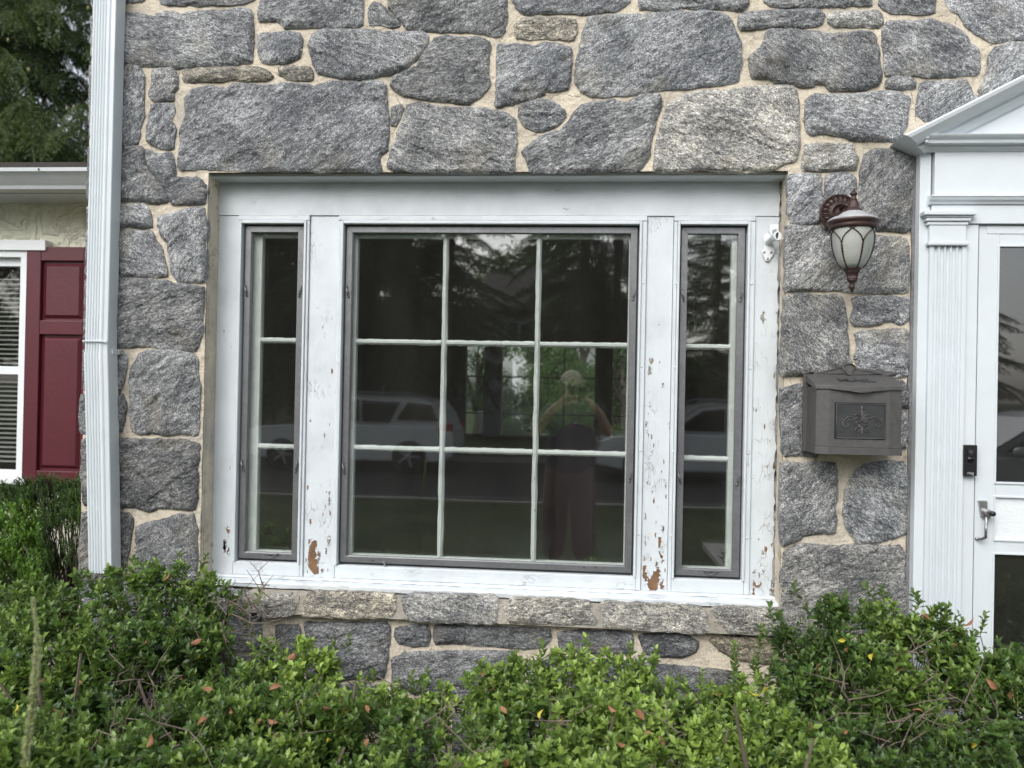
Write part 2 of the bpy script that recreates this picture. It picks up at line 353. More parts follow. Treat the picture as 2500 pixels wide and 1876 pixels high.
def ground_mat(name, cols, sc=30, bd=.01):
    m, nt, b = newmat(name); v = coords(nt, rand=False)
    r = ramp(nt, [(.3, cols[0]), (.5, cols[1]), (.7, cols[2])]); 
    s = N(nt, 'ShaderNodeMath', operation='MULTIPLY_ADD', inp={1: .5}); L(nt, nz(nt, v, sc, 4, .7), s.inputs[0]); hh = N(nt, 'ShaderNodeMath', operation='MULTIPLY', inp={1: .5}); L(nt, nz(nt, v, sc * .06, 3), hh.inputs[0]); L(nt, hh.outputs[0], s.inputs[2])
    L(nt, s.outputs[0], r.inputs[0]); L(nt, r.outputs[0], b.inputs['Base Color']); b.inputs['Roughness'].default_value = .95; b.inputs['Specular IOR Level'].default_value = .15
    L(nt, bump(nt, nz(nt, v, sc, 3, .7), bd), b.inputs['Normal']); return m
M['lawn'] = ground_mat('lawn_grass', ((.012, .022, .007), (.040, .060, .018), (.10, .115, .045)), 12, .10)
M['soil'] = ground_mat('mulch_soil', ((.02, .015, .011), (.05, .037, .028), (.10, .08, .06)), 60, .02)
M['asphalt'] = ground_mat('asphalt', ((.035, .035, .036), (.05, .05, .05), (.07, .07, .07)), 90, .004)
M['concrete'] = ground_mat('pale_concrete', ((.26, .25, .23), (.34, .33, .31), (.42, .41, .39)), 50, .003)
# ================================================================ the stone house: mortar bed and every stone
house = empty('stone_house', (0, 0, 0))
tag(house, 'grey fieldstone house front with tan mortar, white picture window and white door surround', 'house')
CROP = {'A': (0, 0), 'B': (600, 0), 'C': (1200, 0), 'D': (1800, 0), 'E': (0, 400), 'F': (0, 900), 'G': (1800, 400), 'H': (1800, 860), 'I': (500, 1300), 'J': (1200, 1300), 'K': (1800, 1356)}
def trace(s):
    out = []; cr = None
    for tk in s.split():
        if tk[0].isalpha(): cr = CROP[tk[0]]; tk = tk[1:]
        x, y = map(float, tk.split(',')); out.append((cr[0] + x * .31646, cr[1] + y * .31646))
    return out
# opening of the picture window in the stone plane
OX0, OX1 = wx(503, 700), wx(1920, 620)
OZ1, OZ0 = wz(1200, 420), wz(1200, 1462)
SX0, SX1, SZ1 = wx(2236, 800), 2.66, wz(2300, 330)          # behind the door surround
WX0, WX1, WZ0, WZ1 = wx(206, 900), 4.2, -0.1, 3.55
def axis_pts(a, b, cuts, step):
    c = sorted(set([a, b] + [q for q in cuts if a < q < b])); out = []
    for i in range(len(c) - 1):
        n = max(1, int(round((c[i + 1] - c[i]) / step))); out += [c[i] + (c[i + 1] - c[i]) * k / n for k in range(n)]
    return out + [c[-1]]
mx_ = axis_pts(WX0, WX1, [OX0, OX1, SX0 + .05, SX1 - .05], .022); mz_ = axis_pts(WZ0, WZ1, [OZ0 - .02, OZ1, 2.3], .022)
mb = MB(); idx = {}
def mvert(i, k):
    if (i, k) not in idx:
        x, z = mx_[i], mz_[k]
        n = noise.fractal(Vector((x * 9, 3.3, z * 9)), 1, 2, 4)
        idx[(i, k)] = len(mb.v); mb.v.append((x, .000 - .0055 * n, z))
    return idx[(i, k)]
for i in range(len(mx_) - 1):
    for k in range(len(mz_) - 1):
        cx, cz = (mx_[i] + mx_[i + 1]) / 2, (mz_[k] + mz_[k + 1]) / 2
        if OX0 < cx < OX1 and OZ0 - .02 < cz < OZ1: continue
        if SX0 + .05 < cx < SX1 - .05 and cz < 2.3: continue
        mb.f.append((mvert(i, k), mvert(i + 1, k), mvert(i + 1, k + 1), mvert(i, k + 1)))
mo = mb.build('mortar_bed', M['mortar'], house, smooth=True)
# body of the house behind the facing, with the left return wall, and an opening for the rooms
bk = MB()
bk.box(WX0 + .01, WX0 + .3, .3, 7.0, WZ0, WZ1)
bk.box(WX0 + .012, OX0, .03, .3, WZ0, WZ1); bk.box(OX1, SX0 + .06, .03, .3, WZ0, WZ1)
bk.box(OX0, OX1, .03, .3, OZ1 + .0, WZ1); bk.box(OX0, OX1, .03, .3, WZ0, OZ0 - .02)
bk.box(SX0 + .06, SX1 - .06, .03, .3, 2.55, WZ1); bk.box(SX1 - .06, WX1, .03, .3, WZ0, WZ1)
bk.build('masonry_core', M['mortar'], house)

def inside(poly, P):
    x, y = P[:, 0], P[:, 1]; c = np.zeros(len(P), bool); n = len(poly)
    for i in range(n):
        x1, y1 = poly[i]; x2, y2 = poly[(i + 1) % n]
        cond = ((y1 > y) != (y2 > y)); xi = (x2 - x1) * (y - y1) / ((y2 - y1) if y2 != y1 else 1e-9) + x1
        c ^= cond & (x < xi)
    return c
def edist(poly, P):
    d = np.full(len(P), 1e9); n = len(poly)
    for i in range(n):
        a = np.array(poly[i]); b = np.array(poly[(i + 1) % n]); ab = b - a; t = np.clip(((P - a) @ ab) / max(ab @ ab, 1e-12), 0, 1)
        d = np.minimum(d, np.linalg.norm(P - (a + t[:, None] * ab), axis=1))
    return d
def make_stone(poly, ang=0, tone=1.0, warm=.08, rough=1.0, seed=0, parent=None, name='stone', y0=0.0, bulge=.020, tiltz=0.0, step=.0085, label=None, jag=1.0, ex=.0064):
    rng = random.Random(seed * 7 + 3)
    ar = sum(poly[i][0] * poly[(i + 1) % len(poly)][1] - poly[(i + 1) % len(poly)][0] * poly[i][1] for i in range(len(poly)))
    if ar < 0: poly = poly[::-1]
    # ragged outline
    P = []; n = len(poly)
    for i in range(n):
        a = Vector((poly[i][0], poly[i][1])); b = Vector((poly[(i + 1) % n][0], poly[(i + 1) % n][1]))
        m = max(1, int((b - a).length / .011)); d = (b - a); nn = Vector((-d.y, d.x)).normalized() if d.length > 0 else Vector((0, 0))
        for k in range(m):
            q = a + d * k / m
            j = noise.fractal(Vector((q.x * 22, seed * 1.7, q.y * 22)), 1, 2, 4) * .0050 * jag + noise.noise(Vector((q.x * 110, seed, q.y * 110))) * .0030 * jag
            P.append((q.x + nn.x * (j - ex), q.y + nn.y * (j - ex)))
    xs = [p[0] for p in P]; zs = [p[1] for p in P]; cx, cz = (min(xs) + max(xs)) / 2, (min(zs) + max(zs)) / 2
    G = np.array([(x + rng.uniform(-.3, .3) * step, z + rng.uniform(-.3, .3) * step) for x in np.arange(min(xs), max(xs), step) for z in np.arange(min(zs), max(zs), step)])
    G = G[inside(P, G)]; G = G[edist(P, G) > step * .45] if len(G) else G
    allp = [Vector(p) for p in P] + [Vector(p) for p in G]
    vo, eo, fo, ov, oe, of = delaunay_2d_cdt(allp, [], [list(range(len(P)))], 1, 1e-6)
    V2 = np.array([(v.x, v.y) for v in vo]); ed = edist(P, V2)
    ca, sa = math.cos(R_(ang)), math.sin(R_(ang))
    big_ = max(max(xs) - min(xs), .01); tx, tz = rng.uniform(-.035, .035) * min(1, .16 / big_), rng.uniform(-.03, .03) * min(1, .12 / max(max(zs) - min(zs), .01)) + tiltz
    ys = []
    for (x, z), e in zip(V2, ed):
        u, w_ = (x - cx) * ca + (z - cz) * sa, -(x - cx) * sa + (z - cz) * ca
        nzv = noise.fractal(Vector((u * 16, seed * 3.1, w_ * 42)), 1, 2, 4)
        fac = noise.noise(Vector((u * 7 + 9, seed * 2.3, w_ * 15)))
        h = .005 + bulge * .36 * (1 - math.exp(-e / .005)) + bulge * .25 * min(1, e / .08) + (nzv * .0042 + fac * .0050) * rough * min(1, e / .012 + .25) + rng.uniform(-.0007, .0007)
        tr_ = noise.noise(Vector((u * 4.5 + 3, seed * 5.1, w_ * 9))) * 3.2 + noise.noise(Vector((u * 14, seed, w_ * 26))) * .35; st = (math.floor(tr_) + min(1, (tr_ - math.floor(tr_)) * 5)) * .0042 * rough
        h += st * min(1, e / .02)
        ys.append(min(y0 - .0055, y0 - h + ((x - cx) * tx + (z - cz) * tz)))
    # skirt down into the mortar
    nv = len(V2); vs = []
    for (x, z), y in zip(V2, ys): vs.append((x, y, z))
    ofs = [tuple(f) for f in fo]
    from collections import Counter
    cnt = {}
    for f in ofs:
        for i in range(len(f)):
            a, b = f[i], f[(i + 1) % len(f)]; cnt[(min(a, b), max(a, b))] = cnt.get((min(a, b), max(a, b)), []) + [(a, b)]
    be = [v[0] for v in cnt.values() if len(v) == 1]; sk = {}
    for a, b in be:
        for q in (a, b):
            if q not in sk: sk[q] = len(vs); vs.append((vs[q][0], y0 + .02, vs[q][2]))
    fs = []
    for f in ofs:
        a, b, c = (Vector(vs[i]) for i in f[:3])
        nrm = (b - a).cross(c - a); fs.append(f if nrm.y < 0 else f[::-1])
    for a, b in be: fs.append((a, b, sk[b], sk[a]))
    # turn the stone so that its own x axis runs along the foliation
    th = -R_(ang); c_, s_ = math.cos(th), math.sin(th)
    loc = [((x - cx) * c_ - (z - cz) * s_, y - y0, (x - cx) * s_ + (z - cz) * c_) for x, y, z in vs]
    me = bpy.data.meshes.new(name); me.from_pydata(loc, [], fs)
    bm = bmesh.new(); bm.from_mesh(me); bmesh.ops.recalc_face_normals(bm, faces=bm.faces); bm.to_mesh(me); bm.free()
    me.materials.append(M['stone'])
    o = link(name, me, parent or house, (cx, y0, cz), (0, th, 0)); o.color = (tone * .5, warm, rng.random(), 1)
    if label: o['label'] = label
    return o
# (outline traced on the wall plane, foliation angle, tone, warmth)
ST = [
 ("A720,130 905,125 1000,115 1090,110 1140,130 1200,130 1260,105 1340,95 1400,130 1450,100 1600,95 1760,90 1880,70 1935,90 1950,200 1950,350 1945,485 1800,500 1600,515 1400,530 1200,512 1000,495 900,455 715,440", -12, 1.0, .05),
 ("A730,-220 1000,-230 1110,-60 1110,8 1000,15 905,48 720,60", 0, .9, .0),
 ("A1230,-250 1960,-250 1960,0 1900,25 1700,35 1500,45 1300,35 1240,20", 10, .85, 0),
 ("A705,510 900,510 1000,505 1080,520 1110,600 1110,900 1085,960 1075,1060 1060,1110 960,1125 900,1090 700,1070", 62, 1.05, .02),
 ("A1185,540 1330,530 1370,570 1370,690 1340,720 1340,780 1200,780 1160,740 1180,640", 30, 1.05, .2),
 ("A1180,815 1290,805 1345,820 1345,880 1325,930 1350,1000 1335,1150 1300,1155 1200,1120 1140,1090 1150,960", 55, .95, 0),
 ("A695,1140 900,1130 1100,1140 1125,1180 1115,1280 1195,1380 1255,1450 1295,1520 1285,1560 1200,1570 1100,1550 860,1540 685,1540", 40, .85, .05),
 ("A1150,1150 1180,1190 1260,1195 1330,1190 1345,1280 1350,1370 1400,1380 1450,1375 1540,1385 1590,1430 1585,1520 1580,1570 1480,1580 1330,1575 1310,1520 1270,1440 1215,1370 1145,1280 1140,1200", 15, .75, 0),
 ("A1420,540 1600,530 1800,525 1990,530 2090,570 2110,600 2050,620 1900,625 1780,615 1650,620 1560,630 1420,630", 0, 1.0, .75),
 ("A1480,700 1620,670 1750,690 1800,660 B0,655 150,670 300,650 480,660 530,685 570,660 650,640 800,645 900,650 950,635 1040,640 1080,680 1085,780 1095,900 1100,1050 1085,1160 1035,1220 1040,1330 1000,1330 850,1310 600,1325 300,1310 0,1320 A1750,1310 1600,1300 1400,1310 1380,1290 1395,1150 1400,1000 1440,900 1435,830 1440,760", 33, .85, 0),
 ("B125,-250 900,-250 905,0 895,200 850,215 800,205 600,212 400,215 300,215 270,185 240,160 100,160 110,80 125,0", 18, .95, .05),
 ("B105,270 200,265 330,260 420,265 430,300 430,400 420,450 350,470 270,490 200,498 130,480 105,400", 45, .95, 0),
 ("B500,330 530,260 600,240 750,235 900,240 1000,245 1060,255 1150,250 1200,265 1290,255 1370,250 1400,290 1385,360 1330,430 1270,500 1190,550 1100,575 1000,595 880,612 780,600 650,585 560,555 530,500 510,430 485,350", -22, .95, .03),
 ("B265,525 330,515 500,530 512,570 505,615 420,620 330,605 265,575", -5, 1.1, .7),
 ("B960,70 1000,30 1040,45 1090,90 1130,130 1185,180 1180,205 1100,205 1040,195 955,190", -35, .95, .1),
 ("B1080,-220 1500,-240 2000,-220 2010,0 2010,150 1995,240 1960,275 1880,270 1760,250 1650,240 1500,245 1420,235 1350,235 1240,225 1220,180 1160,120 1110,60", 30, .8, .1),
 ("B1460,300 1560,290 1700,300 1800,300 1880,330 1875,420 1865,530 1875,650 1850,700 1780,760 1720,805 1620,795 1520,785 1400,770 1300,745 1180,715 1120,660 1150,600 1250,560 1320,520 1370,440 1400,380", 12, .75, .12),
 ("C55,345 130,350 250,350 340,370 400,345 480,345 590,370 620,380 610,500 600,600 580,690 500,700 420,700 400,730 320,770 200,790 30,830 40,700 50,560 45,430", 22, .95, .0),
 ("B1130,830 1200,815 1215,840 1190,900 1150,970 1125,960 1130,900", 60, 1.0, .2),
 ("B1250,815 1350,805 1500,830 1700,845 1850,850 1950,865 2030,890 2080,940 2085,1100 2065,1200 2065,1330 1900,1330 1700,1325 1500,1325 1300,1320 1130,1310 1100,1290 1140,1130 1190,1010 1220,920", -15, .95, .14),
 ("C215,820 300,790 380,770 440,780 500,810 560,860 570,900 540,940 500,970 420,1000 340,1005 260,980 215,900", 0, .9, .02),
 ("C165,-220 600,-240 1100,-230 1060,20 960,80 850,95 700,105 500,100 350,112 240,112 190,60 165,20", 25, .85, 0),
 ("C180,200 240,155 350,145 500,150 600,155 650,165 650,240 620,305 500,300 400,300 300,300 190,290", 0, 1.15, .7),
 ("C750,145 850,130 1000,125 1130,120 1160,140 1200,115 1350,108 1500,100 1650,100 1780,110 1820,140 1850,180 1880,260 1920,330 1920,430 1915,550 1890,630 1780,650 1650,665 1500,685 1350,690 1200,720 1000,735 850,750 760,740 690,700 650,640 655,480 680,380 710,260", 26, .95, 0),
 ("C1160,-220 2000,-230 1970,30 1930,85 1850,85 1750,65 1600,60 1480,65 1400,80 1250,75 1140,65 1140,0", -10, 1.0, .06),
 ("D20,130 100,105 250,95 400,85 550,80 640,85 665,130 640,180 570,210 450,210 350,205 230,210 120,225 20,235 5,200", 8, .85, .05),
 ("C1300,740 1300,840 1270,930 1230,1080 1210,1200 1160,1290 1100,1320 900,1315 700,1325 500,1330 330,1330 300,1320 260,1210 240,1170 290,1130 350,1090 430,1040 540,1020 600,940 640,870 700,820 800,800 920,790 1050,800 1150,750 1200,740", 20, .85, .08),
 ("C1370,800 1430,770 1520,730 1650,710 1750,700 1820,715 1870,690 2000,685 2212,670 D380,655 430,680 465,760 470,900 475,1100 460,1220 420,1245 340,1265 290,1300 200,1320 50,1320 C2000,1335 1850,1320 1600,1310 1400,1320 1250,1315 1270,1150 1300,1000 1330,880", -18, 1.45, .42),
 ("D240,240 330,230 450,240 560,250 640,270 720,275 850,265 950,250 1020,260 1060,290 1085,380 1090,500 1105,620 1080,660 980,690 900,700 780,695 710,695 680,650 640,640 600,640 580,665 480,670 430,650 330,650 240,610 110,605 95,500 90,450 150,400 200,330", -38, .8, .08),
 ("D210,-220 1030,-210 1030,45 900,45 700,55 500,55 350,50 250,45 210,10", 5, .95, .08),
 ("D1100,30 1130,-180 1520,-200 1520,20 1510,100 1400,110 1300,105 1180,100 1130,70", -20, .95, .05),
 ("D700,125 760,105 900,100 1080,95 1110,130 1110,190 1080,210 950,205 850,210 750,205 700,165", -8, 1.25, .3),
 ("D1160,175 1300,180 1420,165 1500,160 1560,190 1640,200 1720,250 1770,300 1780,350 1850,380 1860,450 1850,570 1700,590 1500,590 1300,580 1140,580 1140,450 1120,350 1125,230", -30, .95, .08),
 ("D1590,-220 2400,-230 2700,-180 2700,220 2400,280 2212,295 2050,320 1970,325 1900,290 1830,250 1770,200 1720,120 1650,80 1610,20", -20, 1.25, .05),
 ("D1940,430 1990,370 2100,345 2200,335 2400,330 2450,600 2212,620 2000,700 1880,730 1870,700 1900,640 1925,560", 45, 1.0, .05),
 ("D1150,620 1200,605 1330,605 1375,640 1370,680 1250,685 1140,670", 0, .85, .1),
 ("D1420,650 1500,635 1620,640 1700,625 1760,630 1790,690 1810,740 1900,760 1700,860 1560,920 1440,930 1380,880 1390,760", 40, 1.0, .05),
 ("D600,735 750,745 900,735 1050,720 1200,715 1260,725 1330,770 1310,860 1300,950 1260,1070 1190,1090 1080,1085 900,1085 780,1050 640,1025 570,1045 530,1010 525,900 530,780 570,745", -15, 1.05, .05),
 ("D530,1125 700,1120 880,1125 900,1180 930,1220 910,1310 780,1310 640,1320 500,1305 510,1230", 10, 1.45, .25),
 ("D990,1190 1050,1160 1200,1155 1270,1190 1335,1230 1355,1300 1350,1500 G1345,300 1330,500 1300,525 1200,515 1080,505 970,470 950,300 D950,1400 955,1300", 55, .7, .1),
 ("D400,1355 520,1345 640,1360 645,1500 650,1640 G640,380 620,450 560,465 470,450 405,450 400,300 D400,1500", 35, 1.0, 0),
 ("D690,1360 780,1345 870,1350 905,1380 910,1450 890,1560 G880,300 860,440 700,440 680,300 D680,1450", 45, .95, 0),
 ("G390,480 500,490 640,500 750,480 900,520 1070,560 1180,570 1300,590 1325,750 1310,900 1305,990 1150,990 900,985 700,970 500,975 370,980 375,800 380,600", 42, 1.15, .18),
 ("G370,1030 450,1015 600,1020 740,1015 800,1040 820,1110 830,1200 840,1330 850,1450 870,1540 H820,80 750,150 600,170 450,170 340,180 330,60 G350,1400 360,1200", -42, .85, .2),
 ("G890,1040 1000,1020 1150,1030 1310,1040 1320,1120 1310,1200 1270,1235 1150,1215 1100,1235 1020,1245 900,1240 880,1190 900,1120", -15, 1.0, .05),
 ("G920,1310 1000,1290 1150,1285 1300,1280 1315,1400 H1310,100 1310,180 1150,190 1000,180 930,130 920,60 G905,1500 925,1400", 12, 1.0, .03),
 ("H340,280 450,260 600,260 700,300 700,700 600,800 480,790 360,795 350,700 345,500", 30, .75, .08),
 ("H1000,260 1270,230 1315,300 1310,420 1300,430 1100,440 1000,420", 20, .8, .1),
 ("H1150,470 1300,460 1300,600 1290,740 1150,750", 50, .9, .1),
 ("H345,855 480,860 600,850 750,870 760,950 765,1080 750,1180 755,1290 740,1390 600,1400 520,1410 430,1460 345,1500 335,1300 340,1100", 42, .9, .15),
 ("H930,900 1000,860 1150,850 1290,850 1305,1000 1300,1200 1285,1400 1200,1430 1100,1450 1050,1465 940,1465 890,1420 850,1360 820,1250 830,1130 850,1020", -38, 1.1, .03),
 ("H360,1540 450,1490 600,1490 760,1500 900,1490 1050,1500 1250,1500 1285,1560 1280,1640 K1290,150 1290,400 1250,560 900,600 500,600 360,500 350,300 345,100", 15, .9, .3),
 ("E685,340 860,330 1000,330 1110,315 1150,360 1170,430 1170,490 1080,495 1000,470 940,480 880,500 680,500", -25, 1.1, .03),
 ("E680,540 860,535 960,520 1100,525 1180,530 1200,600 1240,640 1260,720 1280,800 1285,870 1150,870 1000,865 860,860 675,860", -30, .95, .03),
 ("E1225,410 1300,400 1400,370 1500,345 1580,350 1590,500 1580,650 1585,800 1570,910 1450,910 1370,900 1330,830 1320,740 1300,620 1260,570 1230,480", 58, 1.1, .05),
 ("E675,900 860,890 1050,895 1200,900 1300,910 1380,935 1500,945 1575,955 1575,1050 1565,1200 1560,1300 1530,1400 1500,1445 1380,1440 1250,1420 1150,1400 1000,1415 860,1410 660,1400", 20, .7, .12),
 ("E655,1440 850,1445 950,1450 985,1500 970,1600 F960,80 930,165 840,165 650,160", -40, .75, .03),
 ("E1080,1470 1180,1440 1300,1445 1420,1455 1500,1480 1530,1520 1520,1600 F1520,30 1545,130 1530,280 1530,420 1520,510 1400,500 1280,515 1180,490 1080,505 1030,480 1015,350 1020,200 1005,80 E1040,1560", 38, .85, .08),
 ("F640,200 860,200 950,205 970,260 965,400 940,480 840,495 630,490 620,350", 40, .7, .05),
 ("F645,550 900,545 1050,550 1180,555 1300,550 1450,560 1540,590 1530,700 1525,850 1520,1000 1500,1080 1350,1080 1230,1070 1150,1100 1050,1060 900,1065 655,1050 635,800", 22, .6, .18),
 ("F650,1110 860,1110 1000,1120 1025,1160 1000,1300 980,1450 950,1643 620,1643 630,1300", 40, .65, .25),
 ("F1060,1220 1110,1210 1250,1170 1380,1130 1500,1130 1520,1250 1520,1400 1520,1550 1510,1643 1050,1643 1060,1400", 30, .7, .05),
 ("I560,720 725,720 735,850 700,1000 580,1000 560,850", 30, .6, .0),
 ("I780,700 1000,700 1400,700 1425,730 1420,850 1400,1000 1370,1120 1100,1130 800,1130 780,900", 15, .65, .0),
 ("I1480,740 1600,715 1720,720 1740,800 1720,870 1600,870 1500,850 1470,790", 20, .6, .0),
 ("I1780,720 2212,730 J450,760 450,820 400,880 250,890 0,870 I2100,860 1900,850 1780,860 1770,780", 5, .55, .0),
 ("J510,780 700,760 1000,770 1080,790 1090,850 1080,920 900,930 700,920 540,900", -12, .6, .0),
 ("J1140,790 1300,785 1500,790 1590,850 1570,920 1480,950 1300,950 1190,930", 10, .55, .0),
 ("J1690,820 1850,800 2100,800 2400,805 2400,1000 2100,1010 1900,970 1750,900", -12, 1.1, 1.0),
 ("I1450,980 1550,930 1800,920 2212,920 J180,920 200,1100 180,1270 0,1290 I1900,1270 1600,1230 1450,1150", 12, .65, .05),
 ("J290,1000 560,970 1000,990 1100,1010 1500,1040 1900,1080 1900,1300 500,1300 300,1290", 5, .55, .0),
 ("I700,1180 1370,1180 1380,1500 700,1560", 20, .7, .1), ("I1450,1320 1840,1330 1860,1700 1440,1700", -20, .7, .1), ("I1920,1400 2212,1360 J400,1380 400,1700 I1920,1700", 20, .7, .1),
]
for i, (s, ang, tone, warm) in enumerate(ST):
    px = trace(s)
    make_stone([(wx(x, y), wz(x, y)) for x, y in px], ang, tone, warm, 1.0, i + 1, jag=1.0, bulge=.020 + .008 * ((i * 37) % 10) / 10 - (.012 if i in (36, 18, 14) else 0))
# wall outside the picture: plain courses, coarser
rg = random.Random(5)
def fill(x0, x1, z0, z1, rows, wmin, wmax, seed0):
    k = 0
    for r in range(rows):
        za = z0 + (z1 - z0) * r / rows; zb = z0 + (z1 - z0) * (r + 1) / rows; x = x0
        while x < x1 - .05:
            w_ = min(rg.uniform(wmin, wmax), x1 - x)
            if x1 - (x + w_) < wmin * .6: w_ = x1 - x
            j = lambda: rg.uniform(-.012, .012)
            a, b = x + .012, x + w_ - .012
            P = [(a + j(), za + .014 + j()), ((a + b) / 2, za + .012 + j()), (b + j(), za + .014 + j()), (b + .004, (za + zb) / 2), (b + j(), zb - .014 + j()), ((a + b) / 2, zb - .012 + j()), (a + j(), zb - .014 + j()), (a - .004, (za + zb) / 2)]
            make_stone(P, rg.uniform(-30, 30), rg.uniform(.75, 1.15), rg.random() ** 3 * .5, 1, seed0 + k, step=.02); k += 1; x += w_
TOPZ = wz(1200, -78)
fill(WX0, WX1, TOPZ + .01, WZ1, 2, .3, .6, 300)
fill(2.75, WX1, 0, TOPZ, 9, .25, .55, 400)
fill(WX0, wx(640, 1500), 0.0, wz(300, 1425), 3, .3, .5, 500)
fill(wx(640, 1500), wx(1880, 1700), -.05, wz(1200, 1845), 1, .3, .5, 530)
fill(wx(1890, 1700), SX0, 0.0, wz(2000, 1560), 3, .2, .4, 560)

# ---------------------------------------------------------------- projecting stone ledge under the window
SILL = [("I400,520 650,495 695,560 655,640 520,650 400,650", 0, 1.1, .45), ("I760,560 800,480 1100,480 1450,505 1455,600 1430,650 1250,662 1050,662 900,650 740,650", 6, 1.35, .75),
        ("I1520,510 1600,500 2000,505 2212,505 J40,530 30,620 20,700 I2212,702 2000,692 1800,690 1570,680 1540,600", -8, 1.2, .3),
        ("J150,525 500,535 760,555 730,600 785,640 800,710 600,705 400,700 250,700 140,690 100,600", 6, 1.3, .55),
        ("J862,560 1100,570 1400,585 1620,595 1660,650 1665,775 1500,770 1300,755 1050,740 930,720 872,710", -4, 1.3, .5),
        ("J1720,600 2000,605 2250,615 2420,640 2420,800 2212,790 2000,780 1830,770 1760,690", 4, 1.25, .5)]
SY = -.056
def hexa(x0, x1, zt, zb, y0, y1, back): pass
led = MB(); prf = [(SY + .013, wz(1200, 1530, SY) + .008), (SY + .016, wz(1200, 1475, SY) - .004), (.10, wz(1200, 1475, SY) - .002), (.10, wz(1200, 1530, SY) + .008)]
# mortar core of the ledge follows its own slope: the ledge is level, so one prism
led.prism_x(prf, wx(610, 1450), wx(1965, 1520)); led.build('ledge_mortar', M['ledge_mortar'], house)
for i, (s, ang, tone, warm) in enumerate(SILL):
    px = trace(s); pl = [(wx(x, y, SY), wz(x, y, SY)) for x, y in px]
    o = make_stone(pl, ang, tone, warm, .8, 700 + i, name='sill_stone', y0=SY + .018, bulge=.010, tiltz=.06, ex=.008)
    # top of the stone: a slab running back under the wooden sill
    xs = [p[0] for p in pl]; zt = max(p[1] for p in pl); x0, x1 = min(xs) + .03, max(xs) - .03
    tb = MB(); n = 24; rows = 6
    for a in range(n + 1):
        for b in range(rows + 1):
            x = x0 + (x1 - x0) * a / n; t = b / rows; y = SY + .016 + t * (.12 - SY - .016); z = zt - .010 + t * .004 + noise.noise(Vector((x * 20, y * 20, i))) * .003
            tb.v.append((x, y, z))
    for a in range(n):
        for b in range(rows):
            p = a * (rows + 1) + b; tb.f.append((p, p + 1, p + rows + 2, p + rows + 1))
    m0 = len(tb.v)
    tb.add([(x0, SY + .016, zt - .06), (x1, SY + .016, zt - .06), (x1, .12, zt - .06), (x0, .12, zt - .06)], [(0, 1, 2, 3)])
    for a in range(n): tb.f.append((a * (rows + 1), (a + 1) * (rows + 1), m0 + 1, m0) if a == n // 2 else (a * (rows + 1), (a + 1) * (rows + 1), m0 + 1))
    t_ = tb.mesh('slab_top', M['stone']); t_o = link('slab_top', t_, o); t_o.matrix_parent_inverse = Matrix.LocRotScale(o.location, o.rotation_euler.to_quaternion(), None).inverted(); t_o.color = o.color
# ================================================================ picture window (wood casing, three storm windows)
CY = .10                                            # plane of the casing, set back in the stone
cX0, cX1 = wx(517, 900, CY), wx(1903, 900, CY)
cZ1, cZ0 = wz(1200, 446, CY), wz(1200, 1447, CY)
# plastered reveals and caulk beads round the opening
mb = MB()
mb.box(OX0 - .002, cX0 + .006, .012, .14, OZ0 - .02, OZ1); mb.build('reveal_plaster', M['mortar'], house, bevel=.004)
mb = MB(); mb.box(cX1 - .006, OX1 + .002, .012, .14, OZ0 - .02, OZ1); mb.build('reveal_plaster', M['mortar'], house, bevel=.004)
mb = MB()
def bead(x, z0, z1, y, r, sd):
    pts = [(x + noise.noise(Vector((z * 9, sd, 0))) * .004, y, z) for z in np.linspace(z0, z1, 40)]; mb.tube(pts, [r * (1 + .35 * noise.noise(Vector((p[2] * 14, sd, 5)))) for p in pts], 6)
bead(cX0 + .004, cZ0, cZ1, CY - .004, .009, 1); bead(cX1 - .004, cZ0, cZ1, CY - .004, .010, 2); bead(cX1 + .016, cZ0, cZ1, .05, .006, 3); bead(cX0 - .012, cZ0, cZ1, .04, .006, 4)
mb.build('caulk_bead', M['caulk'], house, smooth=True)
casing = None
zcf = wz(1200, 430, .026)
mb = MB(); mb.prism_x([(.14, OZ1 + .001), (.0105, OZ1 + .001), (.0105, OZ1 - .004), (.14, OZ1 - .006)], OX0, OX1); mb.build('lintel_underside', M['caulk'], house)  # shadow gap below the lintel put into colour, darker than the mortar
mb = MB(); mb.prism_x([(.026, zcf + .010), (.026, zcf), (.040, zcf - .004), (CY - .02, cZ1 + .002), (CY + .03, cZ1 - .004), (CY + .03, zcf + .010)], cX0 - .006, cX1 + .006)
casing = mb.build('window_casing', M['paint_h'], house, bevel=.002)
mb = MB()
for k in range(2): pass
hz0 = wz(1200, 527, CY)
def board(x0, x1, z0, z1, y0, y1, mat, name, b=.0015, parent=None, label=None):
    q = MB()
    if z1 - z0 > x1 - x0:      # slightly uneven long edges
        n = 12
        q.box(x0, x1, y0, y1, z0, z1)
    else: q.box(x0, x1, y0, y1, z0, z1)
    return q.build(name, mat, parent if parent is not None else casing, bevel=b, label=label)
def board_px(pa, pb, y0, y1, mat, name, **k):      # pa, pb: two opposite corners as sight lines on plane y0
    a, b = at(*pa, y0), at(*pb, y0)
    return board(min(a.x, b.x), max(a.x, b.x), min(a.z, b.z), max(a.z, b.z), y0, y1, mat, name, **k)
board(cX0, cX1, hz0, cZ1 + .01, CY, CY + .05, M['paint_h'], 'head_board')
